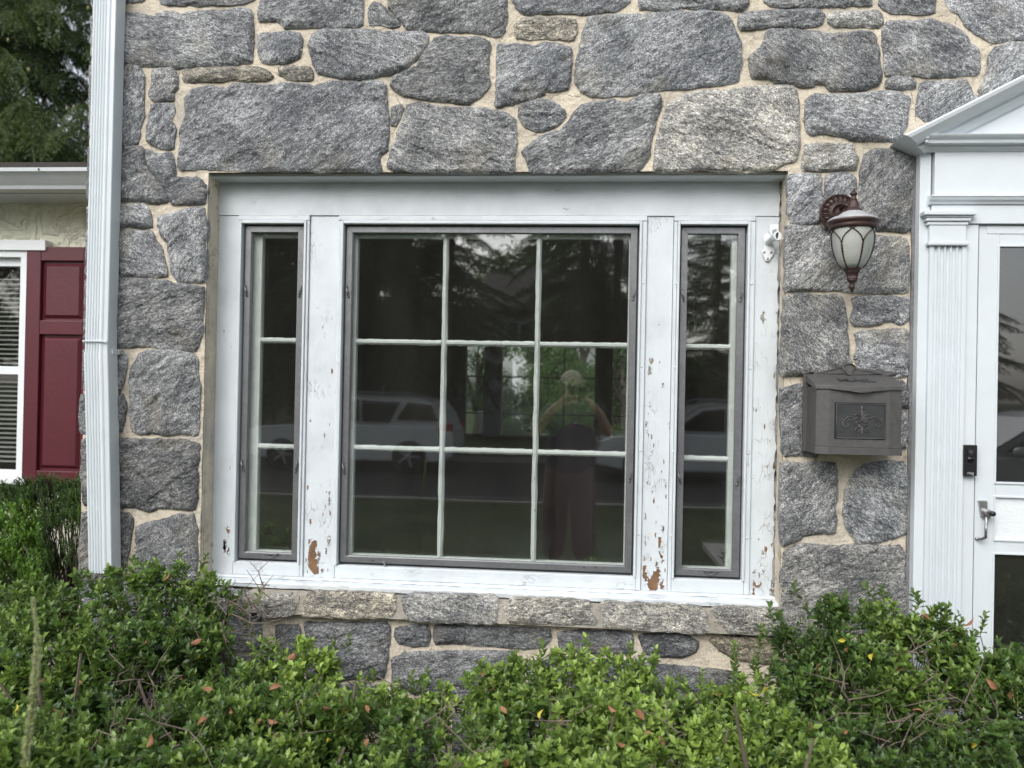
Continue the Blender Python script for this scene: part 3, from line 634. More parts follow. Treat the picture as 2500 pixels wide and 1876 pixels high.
# openings of the three windows, measured at the front of the casing
def opening(xl, xr, zt_px, zb_px): return (wx(*xl, CY), wx(*xr, CY), wz(*zt_px, CY), wz(*zb_px, CY))
WIN = [opening((584, 950), (736, 950), (665, 546), (652, 1371)), opening((832, 960), (1554, 975), (1200, 551), (1185, 1391)), opening((1653, 970), (1818, 980), (1745, 548), (1725, 1414))]
zt = sum(w_[2] for w_ in WIN) / 3; zb = sum(w_[3] for w_ in WIN) / 3
WIN = [(a, b, zt, zb) for a, b, _, _ in WIN]
zs = wz(1200, 1427, CY)                         # top of the wooden sill
zc = zb - .012
lay = .0
# vertical casing boards
vb = [cX0] + [wx(573, 950, CY), wx(749, 950, CY), wx(818, 950, CY)] + [wx(1573, 980, CY), wx(1637, 980, CY)] + [wx(1838, 980, CY), cX1]
board(cX0, vb[1], zs, hz0 - .001, CY + .004, CY + .05, M['paint_some'], 'side_board')
board(vb[2], vb[3], zs, hz0 - .001, CY + .006, CY + .05, M['paint_peel'], 'mullion_board', label='mullion board with peeling paint and a bare wood patch at its foot')
board(vb[4], vb[5], zs, hz0 - .001, CY + .006, CY + .05, M['paint_peel'], 'mullion_board')
board(vb[6], cX1, zs, hz0 - .001, CY + .004, CY + .05, M['paint_peel'], 'side_board')
# mouldings (brick mould) round each opening: outer strip and inner bead
for wi, (a, b, t, bt) in enumerate(WIN):
    x0, x1 = (vb[1], vb[2]) if wi == 0 else (vb[3], vb[4]) if wi == 1 else (vb[5], vb[6])
    x0 += .0015; x1 -= .0015; top = hz0 - .0015
    def strip(xa, xb, za, zb_, yf, mat): return board(xa, xb, za, zb_, yf, CY + .05, mat, 'moulding', b=.003)
    strip(x0, a - .010, zs, top - .021, CY - .004, M['paint_some']); strip(b + .010, x1, zs, top - .021, CY - .004, M['paint_some'])
    strip(x0, x1, top - .020, top, CY - .006, M['paint_h'])
    strip(a - .0095, a, bt - .004, top - .021, CY - .012, M['paint']); strip(b, b + .0095, bt - .004, top - .021, CY - .012, M['paint'])
    strip(a, b, t, top - .021, CY - .012, M['paint_h'])
    strip(a - .0095, b + .0095, zs, bt - .0045, CY - .003, M['paint_peel_h'])
    # nail bumps under the paint
    nb = MB()
    for k in range(4):
        z = bt + (t - bt) * (k + .5) / 4.2
        for x in (x0 + .012, x1 - .012): nb.sphere((x, CY - .004, z), (.0045, .004, .0045), 8, 5)
    nb.build('nail_head', M['paint'], casing, smooth=True)
# wooden sill: sloping sub-sill and nosing, rough old paint
def rough_prism(prof, x0, x1, name, mat, amp=.002, n=150, seed=0):
    q = MB(); m = len(prof)
    for i in range(n + 1):
        x = x0 + (x1 - x0) * i / n
        for j, (y, z) in enumerate(prof):
            k = noise.fractal(Vector((x * 13, j * 3.1 + seed, 0)), 1, 2, 3)
            k2 = noise.fractal(Vector((x * 30, j * 5.1 + seed, 4)), 1, 2, 3)
            q.v.append((x, y + k * amp, z + k2 * amp))
    for i in range(n):
        for j in range(m): a_, b_ = i * m + j, i * m + (j + 1) % m; q.f.append((a_, b_, b_ + m, a_ + m))
    q.f += [tuple(range(m)), tuple(range((n + 1) * m - 1, n * m - 1, -1))]
    return q.build(name, mat, casing, bevel=0)
sx0, sx1 = cX0 - .004, wx(1893, 1480, CY)
zsb = wz(1200, 1458, .027); zA = wz(1200, 1437, .085); zB = wz(1200, 1444, .06); zC = wz(1200, 1466, .045)
rough_prism([(.13, zs + .002), (.085, zs - .001), (.080, zs - .006), (.074, zs - .008), (.13, zs - .02)], sx0 + .002, sx1, 'sub_sill', M['paint_peel_h'], .0022)
rough_prism([(.13, zs - .006), (.062, zs - .010), (.036, zs - .012), (.026, zs - .017), (.027, zsb), (.034, zsb - .002), (.13, zsb - .002)], sx0 - .012, sx1 + .006, 'sill', M['paint_peel_h'], .0026, seed=9)

# storm windows: aluminium frame, inner white sash with glazing bars, panes
def window(wi, cols, rows, barx, barz, name, label):
    a, b, t, bt = WIN[wi]; f = MB()
    fy = CY + .012
    # outer shadow track, then the mitred frame
    tr = .009
    def ring(x0, x1, z0, z1, w_, y0, y1, q):
        O = [(x0, z0), (x1, z0), (x1, z1), (x0, z1)]; I = [(x0 + w_, z0 + w_), (x1 - w_, z0 + w_), (x1 - w_, z1 - w_), (x0 + w_, z1 - w_)]
        for k in range(4):
            k2 = (k + 1) % 4; q.prism_y([O[k], O[k2], I[k2], I[k]], y0, y1)
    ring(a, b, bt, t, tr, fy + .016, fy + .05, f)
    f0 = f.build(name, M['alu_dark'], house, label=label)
    f = MB(); ring(a + tr * .8, b - tr * .8, bt + tr * .8, t - tr * .8, .0255, fy, fy + .028, f)
    sf = f.build('storm_frame', M['alu'], f0, bevel=.0015)
    f = MB(); ring(a + .030, b - .030, bt + .030, t - .030, .004, fy + .006, fy + .022, f); f.build('glazing_strip', M['alu'], f0, bevel=.001)
    q = MB(); gx0, gx1, gz0, gz1 = a + .032, b - .032, bt + .032, t - .032
    q.box(gx0, gx1, fy + .012, fy + .015, gz0, gz1); q.build('storm_pane', M['storm'], f0)
    # inner white sash
    iy = fy + .034
    f = MB(); sw = .020 if wi == 1 else .034
    L_, R2, B_, T_ = gx0 - .02, gx1 + .02, gz0 - .02, gz1 + .02
    lw = .034 if wi == 1 else (.056 if wi == 0 else .024); rw = .025 if wi == 1 else (.024 if wi == 0 else .040)
    f.box(L_, L_ + lw, iy, iy + .035, B_, T_); f.box(R2 - rw, R2, iy, iy + .035, B_, T_)
    f.box(L_ + lw, R2 - rw, iy + .001, iy + .035, B_, B_ + .022); f.box(L_ + lw, R2 - rw, iy + .001, iy + .035, T_ - .036, T_)
    f.build('sash', M['muntin'], f0, bevel=.002)
    ix0, ix1, iz0, iz1 = L_ + lw, R2 - rw, B_ + .022, T_ - .036
    X = [ix0] + [wx(*p, iy) for p in barx] + [ix1]; Z = [iz1] + [wz(*p, iy) for p in barz] + [iz0]
    def bar(p0, p1, wd, sd):
        p0, p1 = Vector(p0), Vector(p1); n = 34; m = MB(); ax = (p1 - p0).normalized(); sdv = Vector((-ax.z, 0, ax.x))
        for i in range(n + 1):
            p = p0.lerp(p1, i / n)
            e1 = 1 + .22 * noise.fractal(Vector((i * .45, sd, 1)), 1, 2, 3); e2 = 1 + .22 * noise.fractal(Vector((i * .45, sd, 7)), 1, 2, 3)
            for (u, y) in ((-wd * e1, iy + .030), (-wd * e1, iy + .006), (-wd * .35, iy - .004), (wd * .35, iy - .004), (wd * e2, iy + .006), (wd * e2, iy + .030)):
                m.v.append(tuple(p + sdv * u + Vector((0, y, 0))))
        for i in range(n):
            for j in range(5): m.f.append((i * 6 + j, i * 6 + j + 1, i * 6 + j + 7, i * 6 + j + 6))
        m.f += [tuple(range(6)), tuple(range(n * 6 + 5, n * 6 - 1, -1))]
        m.build('muntin', M['muntin'], f0)
    wd = .0112
    for k in range(1, len(X) - 1): bar((X[k], 0, iz0), (X[k], 0, iz1), wd, k * 3.3 + wi)
    for k in range(1, len(Z) - 1):
        for c in range(len(X) - 1):
            bar((X[c] + (wd if c else 0), 0.001, Z[k]), (X[c + 1] - (wd if c < len(X) - 2 else 0), .001, Z[k]), wd, k * 7.7 + c + wi * 11)
    rr = random.Random(wi + 40)
    for c in range(len(X) - 1):
        for k in range(len(Z) - 1):
            p = MB(); cx, cz = (X[c] + X[c + 1]) / 2, (Z[k] + Z[k + 1]) / 2; hw, hh = abs(X[c + 1] - X[c]) / 2, abs(Z[k] - Z[k + 1]) / 2
            p.box(-hw, hw, -.0015, .0015, -hh, hh)
            p.build('pane', M['glass'], f0, loc=(cx, iy + .020, cz), rot=(rr.uniform(-.0035, .0035), 0, rr.uniform(-.004, .004)))
    # latches on the frame and foot clip
    m = MB()
    for z in ((t + bt) / 2 + (t - bt) * .30, (t + bt) / 2 - (t - bt) * .22):
        for x, s_ in ((a + .020, 1), (b - .022, -1)):
            m.tube([(x, fy - .002, z - .018), (x - s_ * .003, fy - .008, z), (x - s_ * .008, fy - .006, z + .018), (x - s_ * .004, fy - .003, z + .026)], [.0035, .0042, .0035, .002], 7); m.lathe([(.0005, 0), (.0055, .001), (.0055, .004), (.002, .005)], (x, fy, z - .018), 10, 'Y')
    m.build('turn_latch', M['alu'], f0, smooth=True)
    if wi != 1:
        m = MB(); cx = (a + b) / 2 + .015; m.box(cx - .030, cx + .030, fy - .012, fy, bt + .028, bt + .033); m.tube([(cx - .02, fy - .004, bt + .026), (cx, fy - .008, bt + .014), (cx + .02, fy - .004, bt + .025)], .003, 6); m.build('sash_lift', M['alu'], f0, bevel=.001)
    else:
        m = MB(); p = at(938, 1370, fy); q2 = at(944, 1408, fy); dz = p - q2
        m.tube([(p.x, fy - .004, p.z), ((p.x + q2.x) / 2 + .003, fy - .008, (p.z + q2.z) / 2), (q2.x, fy - .007, q2.z)], [.006, .007, .005], 6); m.build('loose_clip', M['steel'], f0)
        m = MB()
        for px in (911, 1426, 1454): 
            q3 = at(px, 1369 if px < 1000 else 1386, fy); m.lathe([(.0004, 0), (.004, .0004), (.004, .001)], (q3.x, fy, q3.z), 8, 'Y')
        m.build('screw', M['alu_dark'], f0)
    return f0
pw = window(1, 3, 3, [(1081, 960), (1309, 970)], [(1200, 839), (1190, 1102)], 'picture_window', 'wide centre window with nine panes')
w1 = window(0, 1, 3, [], [(665, 831), (660, 1091)], 'side_window', 'narrow side window next to the drainpipe side')
w2 = window(2, 1, 3, [], [(1730, 847), (1725, 1121)], 'side_window', 'narrow side window next to the lantern')

# places where the paint has fallen off and bare wood shows, with curled flakes
def patch(pts_crop, y, sd, flakes=10):
    px = trace(pts_crop); P = [(wx(x, yy, y), wz(x, yy, y)) for x, yy in px]; out = []
    for i in range(len(P)):
        a, b = P[i], P[(i + 1) % len(P)]; m = max(1, int(math.hypot(b[0] - a[0], b[1] - a[1]) / .004))
        for k in range(m):
            x, z = a[0] + (b[0] - a[0]) * k / m, a[1] + (b[1] - a[1]) * k / m
            out.append((x + noise.noise(Vector((x * 170, z * 170, sd))) * .0028, z + noise.noise(Vector((x * 170, z * 170, sd + 9))) * .0028))
    q = MB(); q.prism_y(out, y - .0012, y + .004); o = q.build('bare_wood_patch', M['wood'], casing)
    r = random.Random(sd); f = MB()
    for k in range(flakes):
        x, z = out[r.randrange(len(out))]; s = r.uniform(.003, .009); an = r.uniform(0, 6.28); c, s2 = math.cos(an), math.sin(an)
        pts = [(-.5, -.4, 0), (.5, -.5, 0), (.7, .3, -.4), (-.3, .6, -.55)]
        f.add([(x + (u * c - v * s2) * s, y - .0025 + d * s, z + (u * s2 + v * c) * s) for u, v, d in pts], [(0, 1, 2, 3)])
    f.build('paint_flake', M['paint'], o)
PY = CY + .006
patch("I810,95 830,70 865,55 865,110 850,140 870,180 868,240 880,290 880,320 845,325 800,270 795,200 800,150", PY, 1, 16)
patch("I800,50 815,45 812,75 800,90", PY, 2, 3); patch("I870,150 890,145 893,185 878,190", PY, 3, 3); patch("I895,285 915,278 918,300 900,312", PY, 4, 4); patch("I930,120 940,120 938,170 930,160", PY, 5, 2)
patch("I145,65 165,55 168,110 155,160 140,120", CY + .004, 6, 5)
patch("J1168,258 1195,255 1192,300 1200,340 1225,365 1250,300 1290,275 1303,300 1300,350 1285,400 1280,440 1250,465 1215,445 1200,400 1180,370 1165,340", PY, 7, 18)
patch("J1290,30 1305,25 1310,70 1300,110 1290,150 1320,180 1330,220 1310,215 1292,160 1285,90", PY, 8, 8)
patch("J1305,400 1325,360 1330,430 1310,450 1300,430", PY, 9, 4)
patch("J2015,395 2035,380 2055,410 2075,380 2085,395 2060,430 2020,420", CY + .004, 10, 8); patch("J2090,285 2102,300 2098,325 2088,310", CY + .004, 11, 2); patch("J2008,440 2030,470 2035,500 2010,490", CY + .004, 12, 4); patch("J2155,455 2165,450 2160,505 2150,480", CY + .004, 13, 2)
patch("F1725,1320 1740,1320 1745,1370 1738,1420 1722,1400", CY + .004, 14, 3)
patch("J1065,940 1068,941 1066,943", PY, 15, 1)

# flaking strip down the lower right mullion, small chips
rr = random.Random(77)
for k in range(100):
    side = rr.choice((0, 0, 1, 1, 1, 2, 2, 3)); bx = [(vb[2], vb[3]), (vb[4], vb[5]), (vb[6], cX1), (cX0, vb[1])][side]
    z = zs + .02 + (rr.random() ** 1.8) * 1.1; x = rr.uniform(bx[0] + .008, bx[1] - .008) if rr.random() < .45 else (bx[0] + .010 + abs(rr.gauss(0, .006)) if rr.random() < .5 else bx[1] - .010 - abs(rr.gauss(0, .006))); s = rr.uniform(.0015, .0062); y = PY if side < 2 else CY + .004
    if k % 5 == 0: s *= 1.9
    q = MB(); n = 16; P = [(x + math.cos(6.28 * i / n) * s * rr.uniform(.3, 1), z + math.sin(6.28 * i / n) * s * rr.uniform(.7, 3.0)) for i in range(n)]
    q.prism_y(P, y - .0009, y + .003)
    if k % 5 == 0:
        f = MB()
        for j in range(5):
            i = rr.randrange(n); fx, fz = P[i]; a_ = rr.uniform(0, 6.28); c_, s2 = math.cos(a_), math.sin(a_); w_ = rr.uniform(.003, .008)
            f.add([(fx + (u * c_ - v * s2) * w_, y - .0022 + d * w_, fz + (u * s2 + v * c_) * w_) for u, v, d in ((-.5, -.4, 0), (.5, -.5, 0), (.7, .3, -.5), (-.3, .6, -.6))], [(0, 1, 2, 3)])
        f.build('paint_flake', M['paint'], casing)
    q.build('paint_chip', M['wood'] if rr.random() < .4 else M['caulk'], casing)

# ================================================================ the room behind the glass, open to a garden window at the back
room = empty('room', (0, 0, 0)); room.parent = house
RX0, RX1, RY0, RY1, RZ0, RZ1 = WX0 + .32, 3.4, .16, 5.2, .35, 2.75
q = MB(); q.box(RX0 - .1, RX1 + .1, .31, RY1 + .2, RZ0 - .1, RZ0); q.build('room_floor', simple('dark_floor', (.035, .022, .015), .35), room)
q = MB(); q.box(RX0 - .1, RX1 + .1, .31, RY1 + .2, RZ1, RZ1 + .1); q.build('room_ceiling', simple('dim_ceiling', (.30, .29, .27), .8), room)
BY = RY1
GX = [wx(1135, 950, BY), wx(1183, 950, BY), wx(1222, 950, BY), wx(1455, 950, BY), wx(1492, 950, BY), wx(1536, 950, BY)]
GZ1, GZ0 = wz(1250, 840, BY), wz(1250, 1062, BY)
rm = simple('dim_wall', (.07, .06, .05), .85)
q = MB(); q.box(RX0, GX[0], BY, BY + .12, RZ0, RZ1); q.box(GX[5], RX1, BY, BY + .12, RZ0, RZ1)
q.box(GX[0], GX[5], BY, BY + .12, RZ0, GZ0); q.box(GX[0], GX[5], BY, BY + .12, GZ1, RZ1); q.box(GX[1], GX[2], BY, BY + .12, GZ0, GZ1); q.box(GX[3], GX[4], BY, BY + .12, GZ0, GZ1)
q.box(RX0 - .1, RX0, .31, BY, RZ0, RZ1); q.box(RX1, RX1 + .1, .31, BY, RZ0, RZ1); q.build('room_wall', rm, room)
for a, b in ((0, 1), (2, 3), (4, 5)):
    q = MB(); w_ = .014
    q.box(GX[a], GX[a] + w_, BY + .03, BY + .06, GZ0, GZ1); q.box(GX[b] - w_, GX[b], BY + .03, BY + .06, GZ0, GZ1)
    for z in (wz(1250, 921, BY), wz(1250, 1011, BY)): q.box(GX[a], GX[b], BY + .03, BY + .06, z - w_ / 2, z + w_ / 2)
    if a == 2:
        for px in (1377, 1415)[:1]: q.box(wx(px, 950, BY) - w_ / 2, wx(px, 950, BY) + w_ / 2, BY + .031, BY + .059, GZ0, GZ1)
    q.build('garden_window', M['vinyl'], room)
# high-backed chair in dark purple, its back towards the window
ch = empty('upholstered_chair', (wx(1405, 1100, .9), .95, RZ0)); tag(ch, 'dark purple upholstered chair with arched back behind the window glass', 'chair')
pm = simple('purple_upholstery', (.020, .006, .014), .8, nscale=120, bscale=200)
x0, x1 = wx(1357, 1090, .9) - ch.location.x, wx(1453, 1090, .9) - ch.location.x; zt_ = wz(1405, 1036, .9) - RZ0; 
P = [(x0, .36), (x1, .36)] + [(x1 + (x0 - x1) * t, zt_ - .035 + .035 * math.sin(math.pi * t)) for t in np.linspace(0, 1, 14)]
q = MB(); q.prism_y(P, -.05, .03); q.build('backrest', pm, ch, bevel=.02, seg=3)
q = MB(); q.box(x0 - .03, x1 + .03, .03, .52, .30, .44); q.build('seat', pm, ch, bevel=.03, seg=3)
for sx in (x0 + .02, x1 - .02):
    for sy in (.0, .47): q = MB(); q.tube([(sx, sy, 0), (sx, sy, .32)], [.015, .024], 8); q.build('leg', M['darkbark'], ch)
# sheer curtain edge inside the left part
q = MB(); cx0, cx1 = wx(880, 1100, .35), wx(1065, 1100, .35)
for side, (ca, cb) in enumerate(((wx(842, 1000, .35), wx(868, 1000, .35)),)):
    n = 24
    for i in range(n + 1):
        t = i / n; x = ca + (cb - ca) * t; y = .36 + .02 * math.sin(t * 18)
        q.v += [(x, y, RZ0 + .02), (x, y, 2.4)]
    for i in range(n): q.f.append((2 * i, 2 * i + 2, 2 * i + 3, 2 * i + 1))
q.build('curtain', simple('sheer_curtain', (.20, .19, .17), .9), room)
# ================================================================ door surround with pediment, storm door
DS = None
XD = wx(2387, 900, -.045)                       # left edge of the door leaf
DW = .90; XC = XD + DW / 2
def mir(x): return 2 * XC - x
Z0D = .32
mb = MB()
xo = wx(2240, 800, -.045)
zcor = wz(2300, 352, -.10)
for m in (0, 1):
    a, b = (xo, wx(2267, 800, -.045)) if not m else (mir(wx(2267, 800, -.045)), mir(xo))
    if m: continue
    mb.box(a, b, -.045, .04, Z0D - .1, zcor)
DS = mb.build('door_surround', M['door_white'], house, bevel=.002, label='white painted doorway frame with pediment')
mb = MB(); mb.box(mir(wx(2267, 800, -.045)), mir(xo), -.045, .04, Z0D - .1, zcor); mb.build('outer_board', M['door_white'], DS, bevel=.002)
def part(q, name, mat='door_white', bevel=.002, **k): return q.build(name, M[mat], DS, bevel=bevel, **k)
zas0, zas1 = wz(2315, 600, -.07), wz(2315, 589, -.07)
p0, p1 = wx(2267, 800, -.06), wx(2357, 800, -.06)
def fluted(x0, x1, z0, z1, flip=False):
    prof = []; nfl = 5; m_ = .012; w_ = (x1 - x0 - 2 * m_) / nfl
    prof.append((x0, .03)); prof.append((x0, -.060)); prof.append((x0 + m_, -.060))
    for k in range(nfl):
        c = x0 + m_ + w_ * (k + .5)
        for t in np.linspace(0, math.pi, 7): prof.append((c - math.cos(t) * w_ * .36, -.060 + math.sin(t) * .010))
        if k < nfl - 1: prof.append((x0 + m_ + w_ * (k + 1), -.0605))
    prof += [(x1 - m_, -.060), (x1, -.060), (x1, .03)]
    if flip: prof = [(mir(a), b) for a, b in prof][::-1]
    q = MB(); q.prism_z(prof, z0, z1); q.build('fluted_pilaster', M['door_white'], DS)
for fl in (False, True):
    fluted(p0, p1, Z0D, zas0, fl)
    F_ = (lambda x: mir(x)) if fl else (lambda x: x)
    q = MB(); q.box(F_(p1 + .001), F_(XD - .006), -.048, .03, Z0D, wz(2400, 548, -.05)); part(q, 'jamb_board')
    q = MB(); q.box(F_(wx(2267, 590, -.072)), F_(p1 + .004), -.072, -.02, zas0 + .001, zas1); part(q, 'astragal', bevel=.004)
    q = MB(); q.box(F_(wx(2269, 570, -.06)), F_(p1 - .003), -.062, .03, zas1 + .001, wz(2315, 550, -.06)); part(q, 'pilaster_neck')
    q = MB(); zc0, zc1 = wz(2315, 549, -.07), wz(2315, 515, -.08); xa, xb = wx(2266, 540, -.07), wx(2366, 540, -.07); h_ = zc1 - zc0
    for t0, t1, o in ((0, .28, 0), (.28, .55, .007), (.55, .68, .012), (.68, 1, .020)): q.box(F_(xa - o), F_(xb + o), -.066 - o, .03, zc0 + h_ * t0, zc0 + h_ * t1 - .0008)
    part(q, 'capital', bevel=.003)
# architrave, its moulding, frieze, cornice
xl = wx(2276, 480, -.055)
ztop = zc1 + .001
z_m0, z_m1 = wz(2380, 497, -.075), wz(2380, 476, -.08)
q = MB(); q.box(xl, mir(xl), -.056, .03, wz(2400, 547, -.05), z_m0); part(q, 'architrave')
q = MB(); q.prism_x([(.0, z_m0), (-.062, z_m0), (-.066, z_m0 + .008), (-.074, z_m0 + .014), (-.078, z_m0 + .022), (-.082, z_m1 - .004), (-.080, z_m1), (.0, z_m1 + .003)], xl - .014, mir(xl - .014)); part(q, 'architrave_moulding', bevel=.001)
z_f1 = wz(2400, 371, -.06)
q = MB(); q.box(xl + .006, mir(xl + .006), -.060, .03, z_m1 + .002, z_f1); part(q, 'frieze')
z_c1 = wz(2400, 328, -.11); ce = wx(2266, 345, -.11)
hc = z_c1 - z_f1
prof = [(.02, z_f1), (-.062, z_f1), (-.068, z_f1 + hc * .16), (-.078, z_f1 + hc * .24), (-.080, z_f1 + hc * .40), (-.100, z_f1 + hc * .42), (-.103, z_f1 + hc * .66), (-.108, z_f1 + hc * .72), (-.116, z_f1 + hc * .86), (-.120, z_f1 + hc * .98), (-.118, z_c1), (.02, z_c1 + .004)]
q = MB(); q.prism_x(prof, ce, mir(ce)); part(q, 'cornice', bevel=.001)
# little return steps at the cornice end
q = MB()
for o, a_, b_ in ((.012, .42, .66), (.020, .70, .98)): q.box(ce - o * .7, ce + .001, -.100 - o * .8, .02, z_f1 + hc * a_, z_f1 + hc * b_); q.box(mir(ce) - .001, mir(ce - o * .7), -.100 - o * .8, .02, z_f1 + hc * a_, z_f1 + hc * b_)
part(q, 'cornice_return', bevel=.002)
# raking cornices meet above the door
e = at(2206, 331, -.13); s2 = at(2500, 183, -.13); slope = math.atan2(s2.z - e.z, s2.x - e.x)
zap = e.z + math.tan(slope) * (XC - e.x)
q = MB(); P = [(xl + .0, z_c1 + .004), (mir(xl), z_c1 + .004), (XC, zap - .055)]; q.prism_y(P, -.058, .02); part(q, 'tympanum')
rp = [(.0, .02), (.0, -.135), (-.006, -.141), (-.018, -.137), (-.040, -.118), (-.046, -.112), (-.050, -.105), (-.052, -.088), (-.066, -.086), (-.072, -.080), (-.086, -.070), (-.090, -.062), (-.092, .02)]   # (offset down from the top edge, y)
cs, sn = math.cos(slope), math.sin(slope)
for sgn in (1, -1):
    q = MB(); vs = []
    for end in (0, 1):
        for dn, y in rp:
            if end == 0: x = e.x; z = e.z + dn * cs * 1.0; x += -dn * sn * -1.0 * .0; x = e.x - dn * 1.15 * (1 if True else 0); z = e.z + (x - e.x) * math.tan(slope) + dn / cs
            else: x = XC; z = zap + dn / cs
            vs.append((x if sgn == 1 else mir(x), y, z))
    n = len(rp); q.add(vs, [tuple(range(n)), tuple(range(2 * n - 1, n - 1, -1))] + [(i, i + n, (i + 1) % n + n, (i + 1) % n) for i in range(n)])
    part(q, 'raking_cornice', bevel=.001)
# side infill between raking end and stones (sloping soffit)
# ---- door opening and storm door
q = MB(); q.box(XD - .006, mir(XD - .006), .035, .29, Z0D, wz(2400, 547, -.05)); 
q = MB(); q.box(XD + .002, mir(XD + .002), .13, .17, Z0D, wz(2400, 549, -.045)); inner = q.build('entry_door', simple('dark_door', (.035, .034, .036), .5), house)
q = MB(); 
for zz0, zz1 in ((.5, .95), (1.15, 2.1)):
    for xx0, xx1 in ((XD + .12, XC - .05), (XC + .05, mir(XD + .12))): q.box(xx0, xx1, .115, .13, zz0, zz1)
q.build('door_panel', simple('dark_panel', (.040, .038, .040), .5), inner, bevel=.008)
q = MB(); q.box(XD - .004, mir(XD - .004), .17, .30, Z0D - .1, 2.6); q.build('door_backing', M['dark'], house)
zdt = wz(2400, 550, -.045)
dy0, dy1 = -.040, -.012
glx = wx(2436, 850, -.04)
zg1, zg0 = wz(2470, 603, -.04), wz(2470, 1178, -.04)
zk1, zk0 = wz(2470, 1216, -.04), wz(2470, 1318, -.04)
zl1 = wz(2470, 1355, -.04); zl0 = Z0D + .14
sd = MB(); sd.box(XD, glx, dy0, dy1, Z0D + .02, zdt); sd.box(mir(glx), mir(XD), dy0, dy1, Z0D + .02, zdt)
for a, b in ((zg1, zdt), (zk1, zg0), (zl1, zk0), (Z0D + .02, zl0)): sd.box(glx + .0003, mir(glx) - .0003, dy0 + .001, dy1, a, b)
door = sd.build('storm_door', M['door_white'], house, bevel=.0015, label='white aluminium storm door with dark glass and textured kick panel')
q = MB()
for (za, zb_) in ((zg0, zg1), (zk0, zk1), (zl0, zl1)):
    w_ = .007
    for bx in ((glx - w_, glx, za - w_, zb_ + w_), (mir(glx), mir(glx) + w_, za - w_, zb_ + w_), (glx, mir(glx), zb_, zb_ + w_), (glx, mir(glx), za - w_, za)): q.box(bx[0], bx[1], dy0 - .004, dy0 + .0005, bx[2], bx[3])
q.build('glazing_bead', M['door_white'], door, bevel=.001)
q = MB(); q.box(glx, mir(glx), dy0 + .010, dy0 + .014, zg0, zg1); q.build('door_pane', M['door_glass'], door)
q = MB(); q.box(glx, mir(glx), dy0 + .010, dy0 + .014, zl0, zl1); q.build('door_pane', M['door_glass'], door)
q = MB(); q.box(glx, mir(glx), dy0 + .008, dy0 + .016, zk0, zk1); q.build('kick_panel', M['emboss'], door)
q = MB(); za = wz(2410, 571, -.042); q.box(wx(2409, 571, -.042), mir(wx(2409, 571, -.042)), dy0 - .002, dy0 + .001, za, wz(2410, 552, -.042)); q.build('header_strip', M['door_white'], door, bevel=.001)
# handle: tapered plate with ribs, black push button, pull bar
hd = MB(); hp = lambda x, y, Y: at(2330 + x * .1807, 1050 + y * .1807, Y)
pts = [hp(312, 950, dy0), hp(425, 950, dy0), hp(425, 1050, dy0), hp(470, 1170, dy0), hp(470, 1190, dy0), hp(400, 1195, dy0), hp(345, 1165, dy0)]
hd.prism_y([(p.x, p.z) for p in pts], dy0 - .012, dy0)
for k in range(4):
    a, b = hp(345 + k * 22, 960, dy0), hp(360 + k * 14, 1030, dy0); hd.tube([(a.x, dy0 - .012, a.z), (b.x, dy0 - .013, b.z)], .0022, 6)
hc_ = hp(425, 1110, dy0); hd.lathe([(.001, 0), (.013, 0), (.013, .022), (.001, .022)], (hc_.x - .003, dy0 - .010, hc_.z), 18, 'Y')
a, b, c = hp(440, 1190, dy0 - .035), hp(425, 1350, dy0 - .04), hp(415, 1480, dy0 - .035)
handle = hd.build('door_handle', M['steel'], door, bevel=.0015)
hd = MB()
path = [(hc_.x, dy0 - .012, hp(0, 1165, dy0).z), (a.x, dy0 - .032, a.z), (b.x, dy0 - .040, b.z), (c.x + .002, dy0 - .036, c.z + .008), (c.x - .004, dy0 - .02, c.z - .002), (c.x - .012, dy0 - .004, c.z - .004)]
fine = []
for i in range(len(path) - 1):
    for t in (0, .33, .66): fine.append(Vector(path[i]).lerp(Vector(path[i + 1]), t))
hd.tube(fine + [Vector(path[-1])], [.0065] * 3 + [.0060] * 9 + [.0055] * 4, 10); hd.sphere((c.x - .013, dy0 - .003, c.z - .004), .0075, 10, 7); 
q = hd.build('door_pull', M['steel'], door, smooth=True)
hd = MB(); hd.lathe([(.001, 0), (.0085, 0), (.0095, .004), (.0095, .016), (.007, .019), (.001, .020)], (hc_.x + .004, dy0 - .030, hc_.z), 18, 'Y'); hd.build('push_button', M['black'], door, smooth=True)
# caulk line beside the surround
q = MB()
zz = np.linspace(Z0D, zcor, 90)
P = [(xo - .004 - abs(noise.noise(Vector((z * 7, 0, 3)))) * .016 - .006, z) for z in zz] + [(xo + .004, z) for z in zz[::-1]]
n = len(zz); q.add([(x, -.010, z) for x, z in P], [(i, i + 1, 2 * n - 2 - i, 2 * n - 1 - i) for i in range(n - 1)])
q.add([(x, .01, z) for x, z in P[:n]] + [(x, -.010, z) for x, z in P[:n]], [(i, i + 1, n + i + 1, n + i) for i in range(n - 1)])
q.build('caulk_joint', simple('grey_caulk', (.16, .16, .17), .7, nscale=60, namp=.4, bscale=90, bdist=.003), house)
# entrance stoop
q = MB(); q.box(xo - .10, mir(xo - .10), -1.15, -.05, -.05, Z0D - .02); q.box(xo - .02, mir(xo - .02), -1.50, -1.151, -.05, .16)
stoop = q.build('doorstep', simple('white_step', (.62, .63, .63), .6, nscale=20, bscale=90, bdist=.002), house, bevel=.012)
